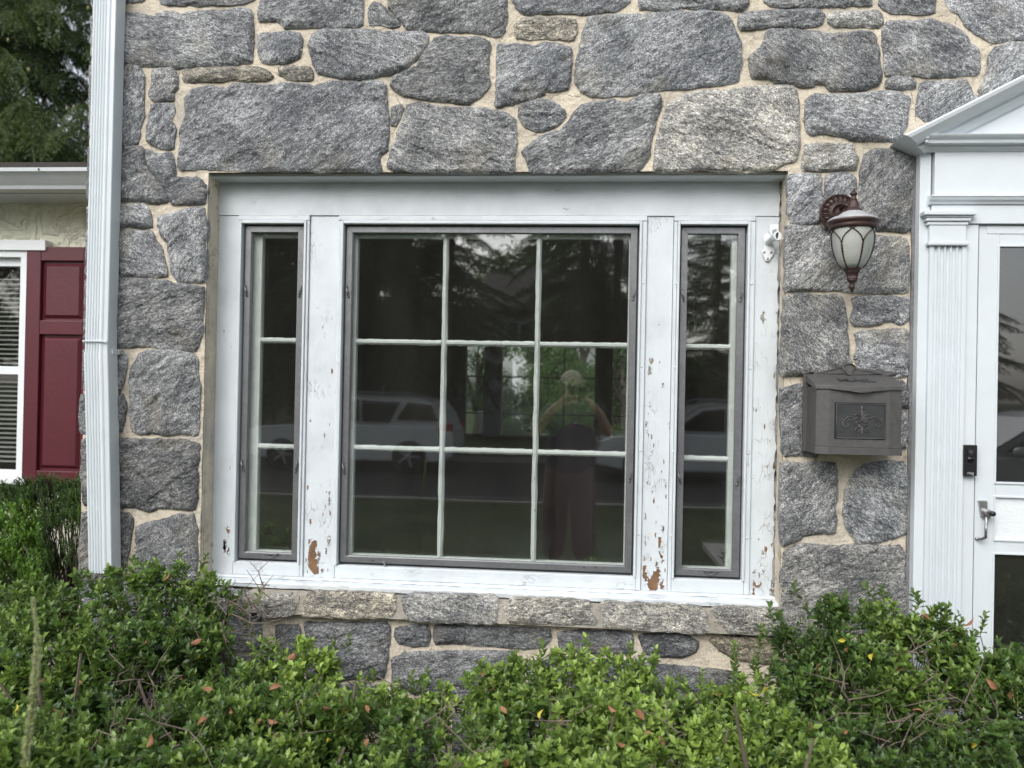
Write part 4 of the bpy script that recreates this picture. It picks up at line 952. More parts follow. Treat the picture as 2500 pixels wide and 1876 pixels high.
# ================================================================ wall lantern
LY = -.17
lc = at(2082, 590, LY)
lan = empty('wall_lantern', (lc.x, 0, lc.z)); tag(lan, 'dark red bronze wall lantern with frosted egg-shaped glass between window and door', 'lantern')
SC = .1807 / 1.0
def lz(y): return at(2082, 430 + y * .1807, LY).z - lc.z
def lr(w_): return w_ * .1807 / 2 * (at(2083, 590, LY) - at(2082, 590, LY)).x
C0 = (0, LY, 0)
q = MB(); q.lathe([(lr(2), lz(160)), (lr(30), lz(190)), (lr(70), lz(225)), (lr(104), lz(240)), (lr(100), lz(252)), (lr(62), lz(266)), (lr(56), lz(280)), (lr(72), lz(290)), (lr(78), lz(308)), (lr(96), lz(318)), (lr(102), lz(335))], C0, 28); q.build('finial', M['bronze'], lan, smooth=True)
q = MB(); q.lathe([(lr(100), lz(335)), (lr(112), lz(345)), (lr(112), lz(356)), (lr(124), lz(372)), (lr(132), lz(400)), (lr(150), lz(430)), (lr(186), lz(452)), (lr(222), lz(462)), (lr(236), lz(474)), (lr(240), lz(486))], C0, 96, flute=24, famp=.035); q.build('fluted_collar', M['bronze'], lan, smooth=True)
q = MB(); q.lathe([(lr(236), lz(484)), (lr(300), lz(498)), (lr(360), lz(522)), (lr(420), lz(544)), (lr(500), lz(556)), (lr(580), lz(570)), (lr(640), lz(590)), (lr(666), lz(606)), (lr(660), lz(618))], C0, 48); top = q.build('lamp_cap', M['lamp_top'], lan, smooth=True)
q = MB()
for k in range(72):
    t = 2 * math.pi * k / 72; q.sphere((lr(655) * math.cos(t), LY + lr(655) * math.sin(t), lz(604)), (lr(16), lr(16), lr(12)), 6, 4)
q.build('bead_rim', M['lamp_top'], top, smooth=True)
q = MB(); q.lathe([(lr(640), lz(612)), (lr(686), lz(618)), (lr(696), lz(634)), (lr(680), lz(652)), (lr(640), lz(664)), (lr(634), lz(682)), (lr(646), lz(700)), (lr(628), lz(722)), (lr(600), lz(736)), (lr(596), lz(720))], C0, 48); q.build('lamp_rim', M['bronze'], lan, smooth=True)
gp = [(600, 718), (596, 740), (582, 800), (566, 860), (548, 930), (520, 1000), (480, 1070), (424, 1140), (350, 1200), (268, 1246)]
gp = [(580, 718)] + [(w_ * .965, h) for w_, h in gp[1:]]
q = MB(); q.lathe([(lr(a), lz(b)) for a, b in gp], C0, 48); q.build('lamp_glass', M['lamp_glass'], lan, smooth=True)
def grad(zpx):
    for (w0, h0), (w1, h1) in zip(gp, gp[1:]):
        if h0 <= zpx <= h1: return lr(w0 + (w1 - w0) * (zpx - h0) / (h1 - h0)) * 1.02
    return lr(gp[-1][0]) if zpx > 1200 else lr(gp[0][0])
NR = 6; ph0 = math.radians(-140)
for k in range(NR):
    a = ph0 + 2 * math.pi * k / NR; q = MB(); pts = []
    for i in range(9):
        z = 1246 - (1246 - 930) * i / 8; r = grad(z); t = a + (0) ; pts.append((r * math.cos(t), LY + r * math.sin(t), lz(z)))
    q.tube(pts, [lr(24)] * 5 + [lr(30)] * 4, 7)
    q.build('lamp_rib', M['bronze'], lan, smooth=True)
    q = MB(); pts = []
    for i in range(25):
        u = i / 24; t = a + 2 * (2 * math.pi / NR) * u; z = 930 - (930 - 712) * (math.sin(math.pi * u) ** .62); r = grad(z) * 1.012
        pts.append((r * math.cos(t), LY + r * math.sin(t), lz(z)))
    q.tube(pts, lr(17), 7); q.build('lamp_arch', M['bronze'], lan, smooth=True)
q = MB(); q.lathe([(lr(230), lz(1240)), (lr(246), lz(1250)), (lr(236), lz(1266)), (lr(210), lz(1276)), (lr(196), lz(1290))], C0, 36); q.build('lower_ring', M['bronze'], lan, smooth=True)
q = MB(); q.lathe([(lr(196), lz(1285)), (lr(160), lz(1310)), (lr(136), lz(1345)), (lr(132), lz(1380)), (lr(146), lz(1388)), (lr(140), lz(1398))], C0, 72, flute=18, famp=.06); q.build('lower_cup', M['bronze'], lan, smooth=True)
q = MB(); q.lathe([(lr(140), lz(1396)), (lr(126), lz(1420)), (lr(84), lz(1445)), (lr(70), lz(1455)), (lr(78), lz(1462)), (lr(64), lz(1474)), (lr(76), lz(1490)), (lr(84), lz(1505)), (lr(70), lz(1520)), (lr(50), lz(1545)), (lr(40), lz(1565)), (lr(4), lz(1570))], C0, 28); q.build('lower_finial', M['bronze'], lan, smooth=True)
# back plate: leaf rosette on the wall, scrolled arm
bc = at(1960 + 500 * .1807, 430 + 495 * .1807, -.045); br = .071
bx, bz = bc.x - lc.x, bc.z - lc.z
q = MB(); q.lathe([(br, 0), (br * 1.02, .006), (br * .97, .014), (br * .93, .010), (br * .5, .017), (br * .46, .024), (br * .40, .024), (br * .37, .017), (.012, .020), (.002, .021)], (bx, -.030, bz), 56, 'Y'); bp = q.build('back_plate', M['bronze'], lan, smooth=True)
q = MB()
for k in range(18):
    t = 2 * math.pi * k / 18 + .1; ca, sa = math.cos(t), math.sin(t); P = []
    for i in range(13):
        u = 2 * math.pi * i / 12; rr_ = br * (.70 + .215 * math.cos(u)); ww = .0076 * math.sin(u) * (1 + .25 * math.cos(u)); P.append((bx + rr_ * ca - ww * sa, -.046, bz + rr_ * sa + ww * ca))
    q.tube(P, .0016, 5, cap=False); q.sphere((bx + br * .68 * ca, -.043, bz + br * .68 * sa), (.010 * abs(ca) + .004, .004, .010 * abs(sa) + .004), 8, 5)
q.build('rosette_leaf', M['bronze'], bp, smooth=True)['kind'] = 'stuff'
q = MB(); P = [(bx, -.050, bz - .01), (bx + .01, -.075, bz - .03), (bx + .02, -.11, bz - .02), (0, LY + .03, lz(410)), (0, LY, lz(420))]; q.tube(P, [.011, .010, .009, .009, .008], 10)
q.tube([(bx, -.05, bz + .01), (bx + .008, -.08, bz + .022), (bx + .016, -.10, bz + .008), (bx + .010, -.095, bz - .006), (bx, -.085, bz)], [.006, .006, .005, .004, .003], 8); q.build('arm', M['bronze'], lan, smooth=True)

# ================================================================ mailbox
mc = at(1920 + 930 * .1687, 860 + 900 * .1687, -.03)
mbx = empty('mailbox', (mc.x, 0, mc.z)); tag(mbx, 'dark grey metal wall mailbox with lettered lid and scroll emblem', 'mailbox')
def mp(x, y, Y): p = at(1920 + x * .1687, 860 + y * .1687, Y); return p.x - mc.x, p.z - mc.z
YB, YF, YM = -.034, -.146, -.161
x0b, _ = mp(190, 900, YB); x1b, _ = mp(1625, 900, YB)
xl_, _ = mp(428, 900, YF); xr_, _ = mp(1668, 900, YF)
xa_, _ = mp(615, 900, YM); xb_, _ = mp(1492, 900, YM)
zlow = mp(1050, 1490, YM)[1]; zband = mp(1050, 1385, YM)[1]; zlid = mp(1050, 560, YM)[1]; zbk = mp(900, 345, YB)[1]
# body in plan: bowed front
def plan(o=0.0, cut=0.0): return [(x0b + .004 - o, YB), (xl_ - o, YF - o), (xa_, YM - o), (xb_, YM - o), (xr_ + o, YF - o), (x1b - .004 + o, YB)]
x0b_ = xl_ - .004
pl_ = [(xl_, YB), (xl_, YF), (xa_, YM), (xb_, YM), (xr_, YF), (xr_, YB)]
q = MB(); q.prism_z(pl_, zband, zlid + .012); body = q.build('mailbox_body', M['mail'], mbx, bevel=.0012)
pb = [(xl_ - .003, YB), (xl_ - .003, YF - .003), (xa_, YM - .003), (xb_, YM - .003), (xr_ + .003, YF - .003), (xr_ + .003, YB)]
q = MB(); q.prism_z(pb, zlow, zband - .0005); q.build('base_band', M['mail'], mbx, bevel=.001)
# back plate with crest
zt2 = mp(900, 300, YB)[1]
B_ = [(xl_ - .014, zlow - .001), (xr_ + .012, zlow - .001), (xr_ + .012, zbk - .004), (xr_ + .008, zbk + .012), (xr_ + .008, zbk + .020), (mp(1400, 320, YB)[0], zbk + .020), (mp(1400, 320, YB)[0], zbk + .022), (mp(1010, 225, YB)[0], mp(1010, 228, YB)[1])]
arc = [mp(905 + 100 * math.cos(t), 235 - 70 * math.sin(t), YB) for t in np.linspace(.35, math.pi - .35, 9)]
B_ += arc + [mp(800, 215, YB), mp(430, 290, YB), mp(425, 285, YB), mp(215, 283, YB), (xl_ - .014, zbk - .004)]
q = MB(); q.prism_y(B_, YB, -.018); cr = q.build('crest_plate', M['mail'], mbx, bevel=.0015)
q = MB()
for P in ([(440, 300), (790, 225), (835, 315)], [(1000, 235), (1385, 325), (960, 322)], [(222, 290), (392, 294), (392, 306), (222, 306)], [(1415, 318), (1590, 322), (1590, 338), (1415, 336)]):
    pts = [mp(a, b, YB - .002) for a, b in P]; pts = [(x, YB - .001, z) for x, z in pts]; q.tube(pts + [pts[0]], .0022, 5)
key = [mp(810, 200, YB), mp(875, 325, YB), mp(935, 328, YB), mp(1000, 205, YB)]; kk = [(x, YB - .002, z) for x, z in key] + [(mp(905 + 92 * math.cos(t), 225 - 52 * math.sin(t), YB)[0], YB - .002, mp(905 + 92 * math.cos(t), 225 - 52 * math.sin(t), YB)[1]) for t in np.linspace(.3, math.pi - .3, 8)]
q.tube(kk + [kk[0]], .0030, 6); q.build('crest_relief', M['mail'], cr, smooth=True)
# lid: sloping from the back plate, front lip bowed
q = MB(); n = 20; zfr = mp(1050, 478, YM)[1]; rows = []
zside = mp(428, 475, YF)[1]
for i in range(n + 1):
    t = i / n; x = xl_ - .006 + (xr_ + .012 - xl_) * t
    def ypl(x):
        if x < xa_: return YF + (YM - YF) * max(0, (x - xl_) / (xa_ - xl_))
        if x > xb_: return YF + (YM - YF) * max(0, (xr_ - x) / (xr_ - xb_))
        return YM
    s_ = max(0, min(1, (x - xa_) / (xb_ - xa_))); bow = math.sin(math.pi * s_) * .011 if xa_ < x < xb_ else 0
    yy = ypl(x) - .006 - bow * .9; zl = zside - bow * .35
    rows.append([(x, YB - .001, zbk + .001), (x, yy, zl), (x, yy - .0005, zl - .014 - bow * .35), (x, yy + .005, zl - .014 - bow * .35), (x, YB - .001, zbk - .026)])
for r_ in rows: q.v += r_
for i in range(n):
    for j in range(5): q.f.append((i * 5 + j, i * 5 + (j + 1) % 5, (i + 1) * 5 + (j + 1) % 5, (i + 1) * 5 + j))
q.f += [tuple(range(5)), tuple(range(n * 5 + 4, n * 5 - 1, -1))]
lid = q.build('lid', M['mail'], mbx, bevel=.0012)
q = MB(); a = mp(950, 565, YM - .018); b = mp(1250, 572, YM - .018); q.tube([(a[0] + (b[0] - a[0]) * t, YM - .016 - .006 * math.sin(math.pi * t), a[1] + (b[1] - a[1]) * t - .004 * math.sin(math.pi * t)) for t in np.linspace(0, 1, 9)], [.001, .0022, .003, .0035, .0035, .0035, .003, .0022, .001], 6); q.build('lid_lip', M['mail'], lid, smooth=True)
# raised word on the lid
def text_mesh(s, size, mat, ext, off=0.0, sx=1.0):
    cu = bpy.data.curves.new('lettering', 'FONT'); cu.body = s; cu.size = size; cu.extrude = ext; cu.offset = off; cu.align_x = 'CENTER'; cu.align_y = 'CENTER'
    o = bpy.data.objects.new('lettering', cu); COL.objects.link(o); bpy.context.view_layer.update()
    me = bpy.data.meshes.new_from_object(o.evaluated_get(bpy.context.evaluated_depsgraph_get())); bpy.data.objects.remove(o); bpy.data.curves.remove(cu)
    me.materials.clear(); me.materials.append(mat); me.transform(Matrix.Diagonal((sx, 1, 1, 1))); return me
me = text_mesh('MAIL', .060, M['mail_dark'], .0016, .0016, 1.0)
tl = math.atan2(zbk - zside, abs(YM - .012 - YB)); a = mp(1000, 448, -.10)
o = link('raised_word', me, lid, (a[0], (YB + YM) / 2 - .004, (zbk + zside) / 2 + .001), (tl, 0, 0))
# inset door panel with scroll emblem, thin dark gap round it
px0, pz0 = mp(690, 1255, YM); px1, pz1 = mp(1440, 742, YM)
q = MB(); q.box(px0, px1, YM - .0006, YM + .002, pz0, pz1); q.build('panel_gap', M['black'], mbx)
q = MB(); q.box(px0 + .003, px1 - .001, YM - .0028, YM + .002, pz0 + .0008, pz1 - .003); pnl = q.build('emblem_panel', M['mail_dark'], mbx, bevel=.001)
q = MB(); pts = [(px0 + .006, YM - .0035, pz0 + .004), (px1 - .004, YM - .0035, pz0 + .004), (px1 - .004, YM - .0035, pz1 - .006), (px0 + .006, YM - .0035, pz1 - .006)]; q.tube(pts + [pts[0]], .0018, 5); q.build('panel_edge', M['mail'], pnl, smooth=True)
q = MB(); ex, ey = 1093, 1000
def em(pts, r, mirror=True):
    for s_ in ((1, -1) if mirror else (1,)):
        P = []
        for a, b in pts: x, z = mp(ex + s_ * a, b, YM - .004); P.append(Vector((x, YM - .0035, z)))
        F = []
        for i in range(len(P) - 1):
            p0_ = P[max(i - 1, 0)]; p1_ = P[i]; p2_ = P[i + 1]; p3_ = P[min(i + 2, len(P) - 1)]
            for t in (0, .33, .66):
                F.append(.5 * ((2 * p1_) + (p2_ - p0_) * t + (2 * p0_ - 5 * p1_ + 4 * p2_ - p3_) * t * t + (3 * p1_ - p0_ - 3 * p2_ + p3_) * t ** 3))
        F.append(P[-1]); n = len(F); q.tube(F, [r * (.55 + .55 * math.sin(math.pi * i / (n - 1))) for i in range(n)], 6)
em([(0, 780), (0, 810), (0, 840)], .0036, False); em([(0, 835), (0, 900), (0, 1030)], .0034, False); em([(0, 1210), (0, 1160), (0, 1080)], .0042, False)
em([(-3, 800), (-14, 825), (-3, 850)], .0018); em([(10, 1010), (30, 930), (70, 895), (95, 905)], .0026); em([(14, 1020), (45, 940), (100, 965), (140, 985), (120, 975)], .0014)
em([(20, 1030), (40, 960), (75, 905), (110, 912), (100, 925)], .0020); em([(8, 950), (22, 890), (45, 865)], .0018)
em([(30, 1030), (60, 975), (110, 960), (130, 985)], .0022); em([(110, 960), (180, 935), (230, 960), (270, 1000), (300, 960)], .0024); em([(205, 955), (262, 985), (275, 1050), (240, 1090), (200, 1075), (190, 1045), (215, 1040)], .0024); em([(170, 950), (200, 985), (220, 1010), (195, 1000)], .0016)
em([(18, 1040), (60, 1055), (85, 1030), (75, 1005), (50, 1015), (62, 1032)], .0022); em([(-72, 1075), (72, 1075)], .0032, False); em([(-64, 1055), (64, 1055)], .0018, False)
em([(15, 1085), (30, 1130), (70, 1155), (95, 1130), (80, 1105), (60, 1120), (74, 1134)], .0022)
for a, b in ((0, 1040), (30, 1018), (-30, 1018), (98, 912), (-98, 912), (48, 868), (-48, 868), (200, 1052), (-200, 1052)):
    x, z = mp(ex + a, b, YM - .004); q.sphere((x, YM - .004, z), .0026, 8, 6)
q.build('scroll_emblem', M['mail'], pnl, smooth=True)

# ================================================================ doorbell
bc2 = at(2365, 1124, -.055)
bell = empty('doorbell', (bc2.x, -.05, bc2.z)); tag(bell, 'slim black video doorbell with round button on the white door frame', 'doorbell')
W2, H2 = .0235, .057
q = MB(); q.box(-W2, W2, -.020, .003, -H2, H2); q.build('case', M['black'], bell, bevel=.003, seg=3)
q = MB(); q.box(-.013, .013, -.0215, -.0195, .018, .044); q.build('lens_window', M['lens'], bell, bevel=.001)
q = MB(); q.lathe([(.0075, 0), (.0075, .001), (.0060, .002), (.0045, .0005), (.002, .0015), (.0005, .0016)], (0, -.0212, .031), 22, 'Y'); q.build('camera_lens', simple('lens_ring', (.05, .05, .055), .2), bell, smooth=True)
q = MB(); q.lathe([(.0125, 0), (.0125, .001), (.0115, .002), (.0108, .0008), (.0104, .0030), (.006, .0042), (.0005, .0045)], (0, -.0198, .003), 26, 'Y'); q.build('push_button', M['lens'], bell, smooth=True)
me = text_mesh('ring', .0150, M['letter'], .0003, .0002); link('print', me, bell, (0, -.0203, -.046), (R_(90), 0, 0))

# ================================================================ flag holder
fc = at(1869, 610, CY)
fh = empty('flag_bracket', (fc.x, CY, fc.z)); tag(fh, 'empty white cast flag pole bracket screwed to the right window board', 'bracket')
S_ = .1 / 166.0
def fp(x, y): p = at(1550 + x * .3012, 500 + y * .3012, CY); return p.x - fc.x, p.z - fc.z
q = MB(); P = [fp(*a) for a in ((1025, 385), (1042, 358), (1042, 250), (1060, 235), (1110, 235), (1125, 250), (1130, 370), (1122, 400), (1090, 452), (1072, 462), (1055, 455))]; q.prism_y(P, -.006, 0); q.build('base_plate', M['vinyl'], fh, bevel=.0015)
def ftube(a, b, ra, rb, ya, yb, nm, hollow=True):
    ax, az = fp(*a); bx_, bz_ = fp(*b); q = MB(); A = Vector((ax, ya, az)); B = Vector((bx_, yb, bz_)); d = (B - A).normalized()
    if hollow: q.tube([A, B, B + d * .0005, B - d * .012], [ra, rb, rb * .74, rb * .70], 20)
    else: q.tube([A, B], [ra, rb], 16)
    return q
q = ftube((1075, 300), (1118, 283), .017, .0175, -.004, -.078, 's'); q.build('socket', M['vinyl'], fh, smooth=False, bevel=.0008)
q = MB(); bx_, bz_ = fp(1118, 283); q.tube([(bx_, -.0785, bz_), (bx_ + .0004, -.079, bz_)], [.0125, .0125], 20); q.build('socket_hole', M['alu_dark'], fh)
q = MB(); ax, az = fp(1125, 195); P = [fp(*a) for a in ((1085, 170), (1160, 168), (1155, 260), (1095, 262), (1080, 220))]; q.prism_y(P, -.020, -.004); q.build('upper_socket', M['vinyl'], fh, bevel=.004)
q = MB(); P = [fp(*a) for a in ((1100, 215), (1140, 205), (1135, 250), (1105, 255))]; q.prism_y(P, -.0208, -.018); q.build('slot', simple('slot_shadow_paint', (.30, .31, .32), .6), fh, bevel=.001)
q = MB(); wx_, wz_ = fp(1160, 308); q.tube([(bx_ + .014, -.07, bz_), (wx_, -.072, wz_)], .0035, 6); q.build('thumb_screw', M['vinyl'], fh)
q = MB()
for a in ((1045, 388), (1102, 388), (1072, 440)): x, z = fp(*a); q.lathe([(.0005, 0), (.0048, .0002), (.0052, .0016), (.003, .0026), (.0005, .0026)], (x, -.006, z), 12, 'Y')
q.build('bracket_screw', M['steel'], fh, smooth=True)

# ================================================================ drainpipe at the house corner
dp = empty('downspout', (wx(235, 860, -.05), -.05, 0)); tag(dp, 'white corrugated metal downspout at the left corner of the stone house', 'downspout')
def spout(pA, pB, wA, wB, name, label=None):
    hw = .0485; prof = [(hw, .038), (-hw, .038), (-hw, -.034)]
    for k in range(5):
        x0 = -hw + .002 + k * .0118
        for t in (0, .25, .5, .75): prof.append((x0 + .0118 * t, -.036 - .0065 * math.sin(math.pi * t) ** .8))
    x0 = -hw + .002 + 5 * .0118
    for t in np.linspace(0, 1, 7): prof.append((x0 + .019 * t, -.037 - .006 * math.sin(math.pi * t)))
    prof += [(x0 + .024, -.036), (hw - .002, -.034), (hw, -.030)]
    q = MB(); n = len(prof); m = 26
    for i in range(m + 1):
        t = i / m; cx = pA[0] + (pB[0] - pA[0]) * t; z = pA[1] + (pB[1] - pA[1]) * t; s_ = wA + (wB - wA) * t
        for (x, y) in prof:
            dn = noise.noise(Vector((x * 9, z * 5, 2 if name == 'lower_pipe' else 5))) * .0016 * (1.6 if name == 'lower_pipe' else .5)
            q.v.append((cx + x * s_, -.055 + y * s_ * .9 + dn, z))
    for i in range(m):
        for j in range(n): q.f.append((i * n + j, i * n + (j + 1) % n, (i + 1) * n + (j + 1) % n, (i + 1) * n + j))
    q.f += [tuple(range(n)), tuple(range((m + 1) * n - 1, m * n - 1, -1))]
    o = q.build(name, M['spout_white'], dp, label=label); o.matrix_parent_inverse = Matrix.Translation(-dp.location); return o
SPY = -.09
a, b, c, d = at(254, 0, SPY), at(233, 862, SPY), at(233, 860, SPY), at(243, 1400, SPY)
up = Vector((a.x + (a.x - b.x) / (a.z - b.z) * .35, a.z + .35)); spout((b.x, b.z), (up.x, up.y), .98, 1.0, 'upper_pipe')
dn = (d.x + (d.x - c.x) / (c.z - d.z) * (d.z - .12)); spout((c.x + (d.x - c.x) * 1.0, d.z), (c.x, c.z), 1.0, 1.03, 'lower_pipe', 'slightly dented lower length of the pipe')
q = MB(); 
for s_ in (-1, 1): q.box(b.x + s_ * .049 - .006, b.x + s_ * .049 + .006, -.06, .0, b.z - .003, b.z + .018)
q.box(b.x - .051, b.x + .051, -.100, -.094, b.z + .045, b.z + .049); o = q.build('pipe_strap', M['spout_white'], dp); o.matrix_parent_inverse = Matrix.Translation(-dp.location)

# ================================================================ the low stucco wing on the left, set back
WY = 1.0
wing = empty('stucco_house', (wx(100, 900, WY), WY, 0)); tag(wing, 'low cream stucco house wing with burgundy shutter and white gutter behind the downspout', 'house')
def wpart(q, name, mat, parent=None, **k):
    o = q.build(name, mat, parent or wing, **k)
    o.matrix_parent_inverse = Matrix.Translation(-wing.location) if parent is None else Matrix.Identity(4)
    return o
gz1, gz0 = wz(100, 409, WY - .36), wz(100, 462, WY - .30)
wfx = wx(64, 800, WY - .05)            # right outer edge of the window frame
wz1, wz0_ = wz(60, 612, WY - .05), wz(50, 1178, WY - .05)
WL = wfx - 1.05
q = MB(); q.box(-7, WL, WY, WY + .2, 0, gz0 + .1); q.box(wfx - .03, WX0 + .05, WY, WY + .2, 0, gz0 + .1); q.box(WL, wfx - .03, WY, WY + .2, wz1 - .02, gz0 + .1); q.box(WL, wfx - .03, WY, WY + .2, 0, wz0_ + .03)
stw = wpart(q, 'wall', M['stucco'])
q = MB(); q.box(-7, WX0 + .05, WY + .18, WY + .2, 0, gz0); wpart(q, 'inner_backing', M['dark'])
q = MB(); q.prism_x([(WY - .22, gz0 - .004), (WY - .22, gz1 + .01), (WY + .01, gz1 + .01), (WY + .01, gz0 - .004)], -7, WX0 + .04); wpart(q, 'fascia', M['gutter'])
H_ = gz1 - gz0
prof = [(WY - .221, gz0), (WY - .30, gz0), (WY - .305, gz0 + H_ * .18), (WY - .315, gz0 + H_ * .30), (WY - .34, gz0 + H_ * .62), (WY - .352, gz0 + H_ * .74), (WY - .36, gz0 + H_ * .80), (WY - .36, gz1), (WY - .350, gz1), (WY - .350, gz0 + H_ * .85), (WY - .325, gz0 + H_ * .6), (WY - .29, gz0 + .006), (WY - .222, gz0 + .006), (WY - .222, gz1)]
q = MB(); q.prism_x(prof[:-1] + [(WY - .221, gz1)], -7, WX0 + .03); wpart(q, 'gutter', M['gutter'], bevel=.001)
q = MB(); xx = wx(95, 412, WY - .36); q.sphere((xx, WY - .362, gz1 - .010), .005, 8, 6); wpart(q, 'gutter_screw', M['alu_dark'])
q = MB(); q.prism_x([(WY - .345, gz1 + .004), (WY - .345, gz1 + .030), (WY + 3.2, gz1 + .56), (WY + 3.2, gz1 + .50)], -7, WX0 + .04); wpart(q, 'roof', M['shingle'], bevel=.002)
q = MB(); q.prism_x([(WY + 3.2, gz1 + .50), (WY + 3.2, gz1 + .56), (WY + 6.4, gz1 + .02), (WY + 6.4, gz1 - .04)], -7, WX0 + .04); wpart(q, 'roof', M['shingle'])
# window of the wing
q = MB(); q.box(WL - .04, wx(110, 600, WY - .06), WY - .06, WY, wz1, wz(60, 586, WY - .06)); wpart(q, 'window_head', M['vinyl'], bevel=.002)
fw = .045
q = MB(); zm = wz(50, 905, WY - .03)
zt_, zb_ = wz1 - .035, wz0_
q.box(WL, wfx, WY - .045, WY + .02, zt_, wz1 - .001); q.box(wfx - fw, wfx, WY - .045, WY + .03, zb_ + .02, zt_ - .0005); q.box(WL, WL + fw, WY - .045, WY + .03, zb_ + .02, zt_ - .0005); q.box(WL - .02, wfx + .02, WY - .07, WY + .03, zb_ - .01, zb_ + .0195)
q.box(WL + fw, wfx - fw, WY - .010, WY + .03, zt_ - .045, zt_ - .0005); q.box(WL + fw, wfx - fw, WY - .010, WY + .03, zm - .022, zm + .022); q.box(WL + fw, wfx - fw, WY - .010, WY + .03, zb_ + .02, zb_ + .06)
wf = wpart(q, 'window', M['vinyl'], bevel=.0015)
for za, zb2 in ((zb_ + .06, zm - .022), (zm + .022, zt_ - .045)):
    q = MB(); q.box(WL + fw, wfx - fw, WY + .008, WY + .012, za, zb2); wpart(q, 'pane', M['glass'], wf)
z = zt_ - .11; slat = None
while z > zb_ + .08:
    if abs(z - zm) > .02:
        if slat is None:
            q = MB(); q.add([(WL + .05, -.012, -.004), (wfx - .06, -.012, -.004), (wfx - .06, .012, .005), (WL + .05, .012, .005), (WL + .05, -.012, -.0025), (wfx - .06, -.012, -.0025), (wfx - .06, .012, .0065), (WL + .05, .012, .0065)], [(3, 2, 1, 0), (4, 5, 6, 7), (0, 1, 5, 4), (1, 2, 6, 5), (2, 3, 7, 6), (3, 0, 4, 7)])
            slat = wpart(q, 'blind_slat', M['slat'], wf, loc=(0, WY + .055, z))
        else:
            c2 = slat.copy(); COL.objects.link(c2); c2.parent = wf; c2.location.z = z; c2.location.y = WY + .055 + rr.uniform(-.001, .001)
    z -= .026
# shutter
sy = WY - .05
sxa = wx(59, 880, sy); sxb = sxa + .41; sz1, sz0 = wz(130, 603, sy), wz(60, 1185, sy)
st_ = wx(96, 800, sy) - sxa
lz_ = [(wz(130, 637, sy), wz(130, 783, sy)), (wz(130, 817, sy), wz(110, 1150, sy))]
q = MB(); q.box(sxa, sxa + st_, sy, WY - .004, sz0, sz1); q.box(sxb - st_, sxb, sy, WY - .004, sz0, sz1)
for a, b in ((sz1, lz_[0][0]), (lz_[0][1], lz_[1][0]), (lz_[1][1], sz0)): q.box(sxa + st_ + .0002, sxb - st_ - .0002, sy + .0005, WY - .004, b, a)
sh = wpart(q, 'shutter', M['shutter'], bevel=.003, label='burgundy raised-panel shutter')
for zt3, zb3 in lz_:
    q = MB(); x0, x1 = sxa + st_, sxb - st_; zt3 -= .001; zb3 += .001
    I = .030; y1_, y2 = sy + .022, sy + .008
    q.add([(x0, y1_, zb3), (x1, y1_, zb3), (x1, y1_, zt3), (x0, y1_, zt3), (x0 + .012, y1_, zb3 + .012), (x1 - .012, y1_, zb3 + .012), (x1 - .012, y1_, zt3 - .012), (x0 + .012, y1_, zt3 - .012), (x0 + I, y2, zb3 + I), (x1 - I, y2, zb3 + I), (x1 - I, y2, zt3 - I), (x0 + I, y2, zt3 - I)],
          [(0, 1, 5, 4), (1, 2, 6, 5), (2, 3, 7, 6), (3, 0, 4, 7), (4, 5, 9, 8), (5, 6, 10, 9), (6, 7, 11, 10), (7, 4, 8, 11), (8, 9, 10, 11)])
    q.box(x0, x1, y1_ + .002, WY - .006, zb3, zt3); wpart(q, 'shutter_panel', M['shutter'], sh)
# ================================================================ ground
def structure(q, name, mat, **k):
    o = q.build(name, mat, None, **k); o['kind'] = 'structure'; return o
gnd = MB(); xs = np.linspace(-60, 60, 61)
ysr = [60, 20, 8, 0, -2, -4, -6, -7.5, -9.0, -9.4]
zsr = [0, 0, 0, 0, 0, 0, -.06, -.18, -.26, -.26]
for y, z in zip(ysr, zsr):
    for x in xs: gnd.v.append((x, y, z + (noise.noise(Vector((x, y, 0))) * .02 if -7 < y < -1.9 else 0)))
for i in range(len(ysr) - 1):
    for j in range(60): gnd.f.append((i * 61 + j, i * 61 + j + 1, (i + 1) * 61 + j + 1, (i + 1) * 61 + j))
structure(gnd, 'lawn', M['lawn'], smooth=True)
q = MB(); q.box(-60, 60, -9.55, -9.4, -.5, -.24); structure(q, 'kerb', M['concrete'])
q = MB(); q.box(-60, 60, -17.5, -9.56, -.6, -.37); structure(q, 'street', M['asphalt'])
q = MB(); q.box(-60, 60, -17.66, -17.51, -.5, -.24); structure(q, 'kerb', M['concrete'])
q = MB(); q.box(-250, 250, -250, -17.67, -.7, -.27); structure(q, 'far_lawn', M['lawn'])
q = MB(); n = 50
for i in range(n + 1):
    for j in range(13):
        x = -5 + 10 * i / n; y = .1 - 2.4 * j / 12; q.v.append((x, y, .006 + .03 * max(0, noise.noise(Vector((x * 2, y * 2, 1)))) * (1 if 0 < j < 12 else 0)))
for i in range(n):
    for j in range(12): a = i * 13 + j; q.f.append((a, a + 13, a + 14, a + 1))
structure(q, 'mulch_bed', M['soil'], smooth=True)
q = MB(); q.box(XC - .6, XC + .6, -9.0, -1.6, -.2, .02); 
q = MB(); q.box(XC - .6, XC + .6, -5.0, -1.55, -.1, .035); structure(q, 'path', M['concrete'])

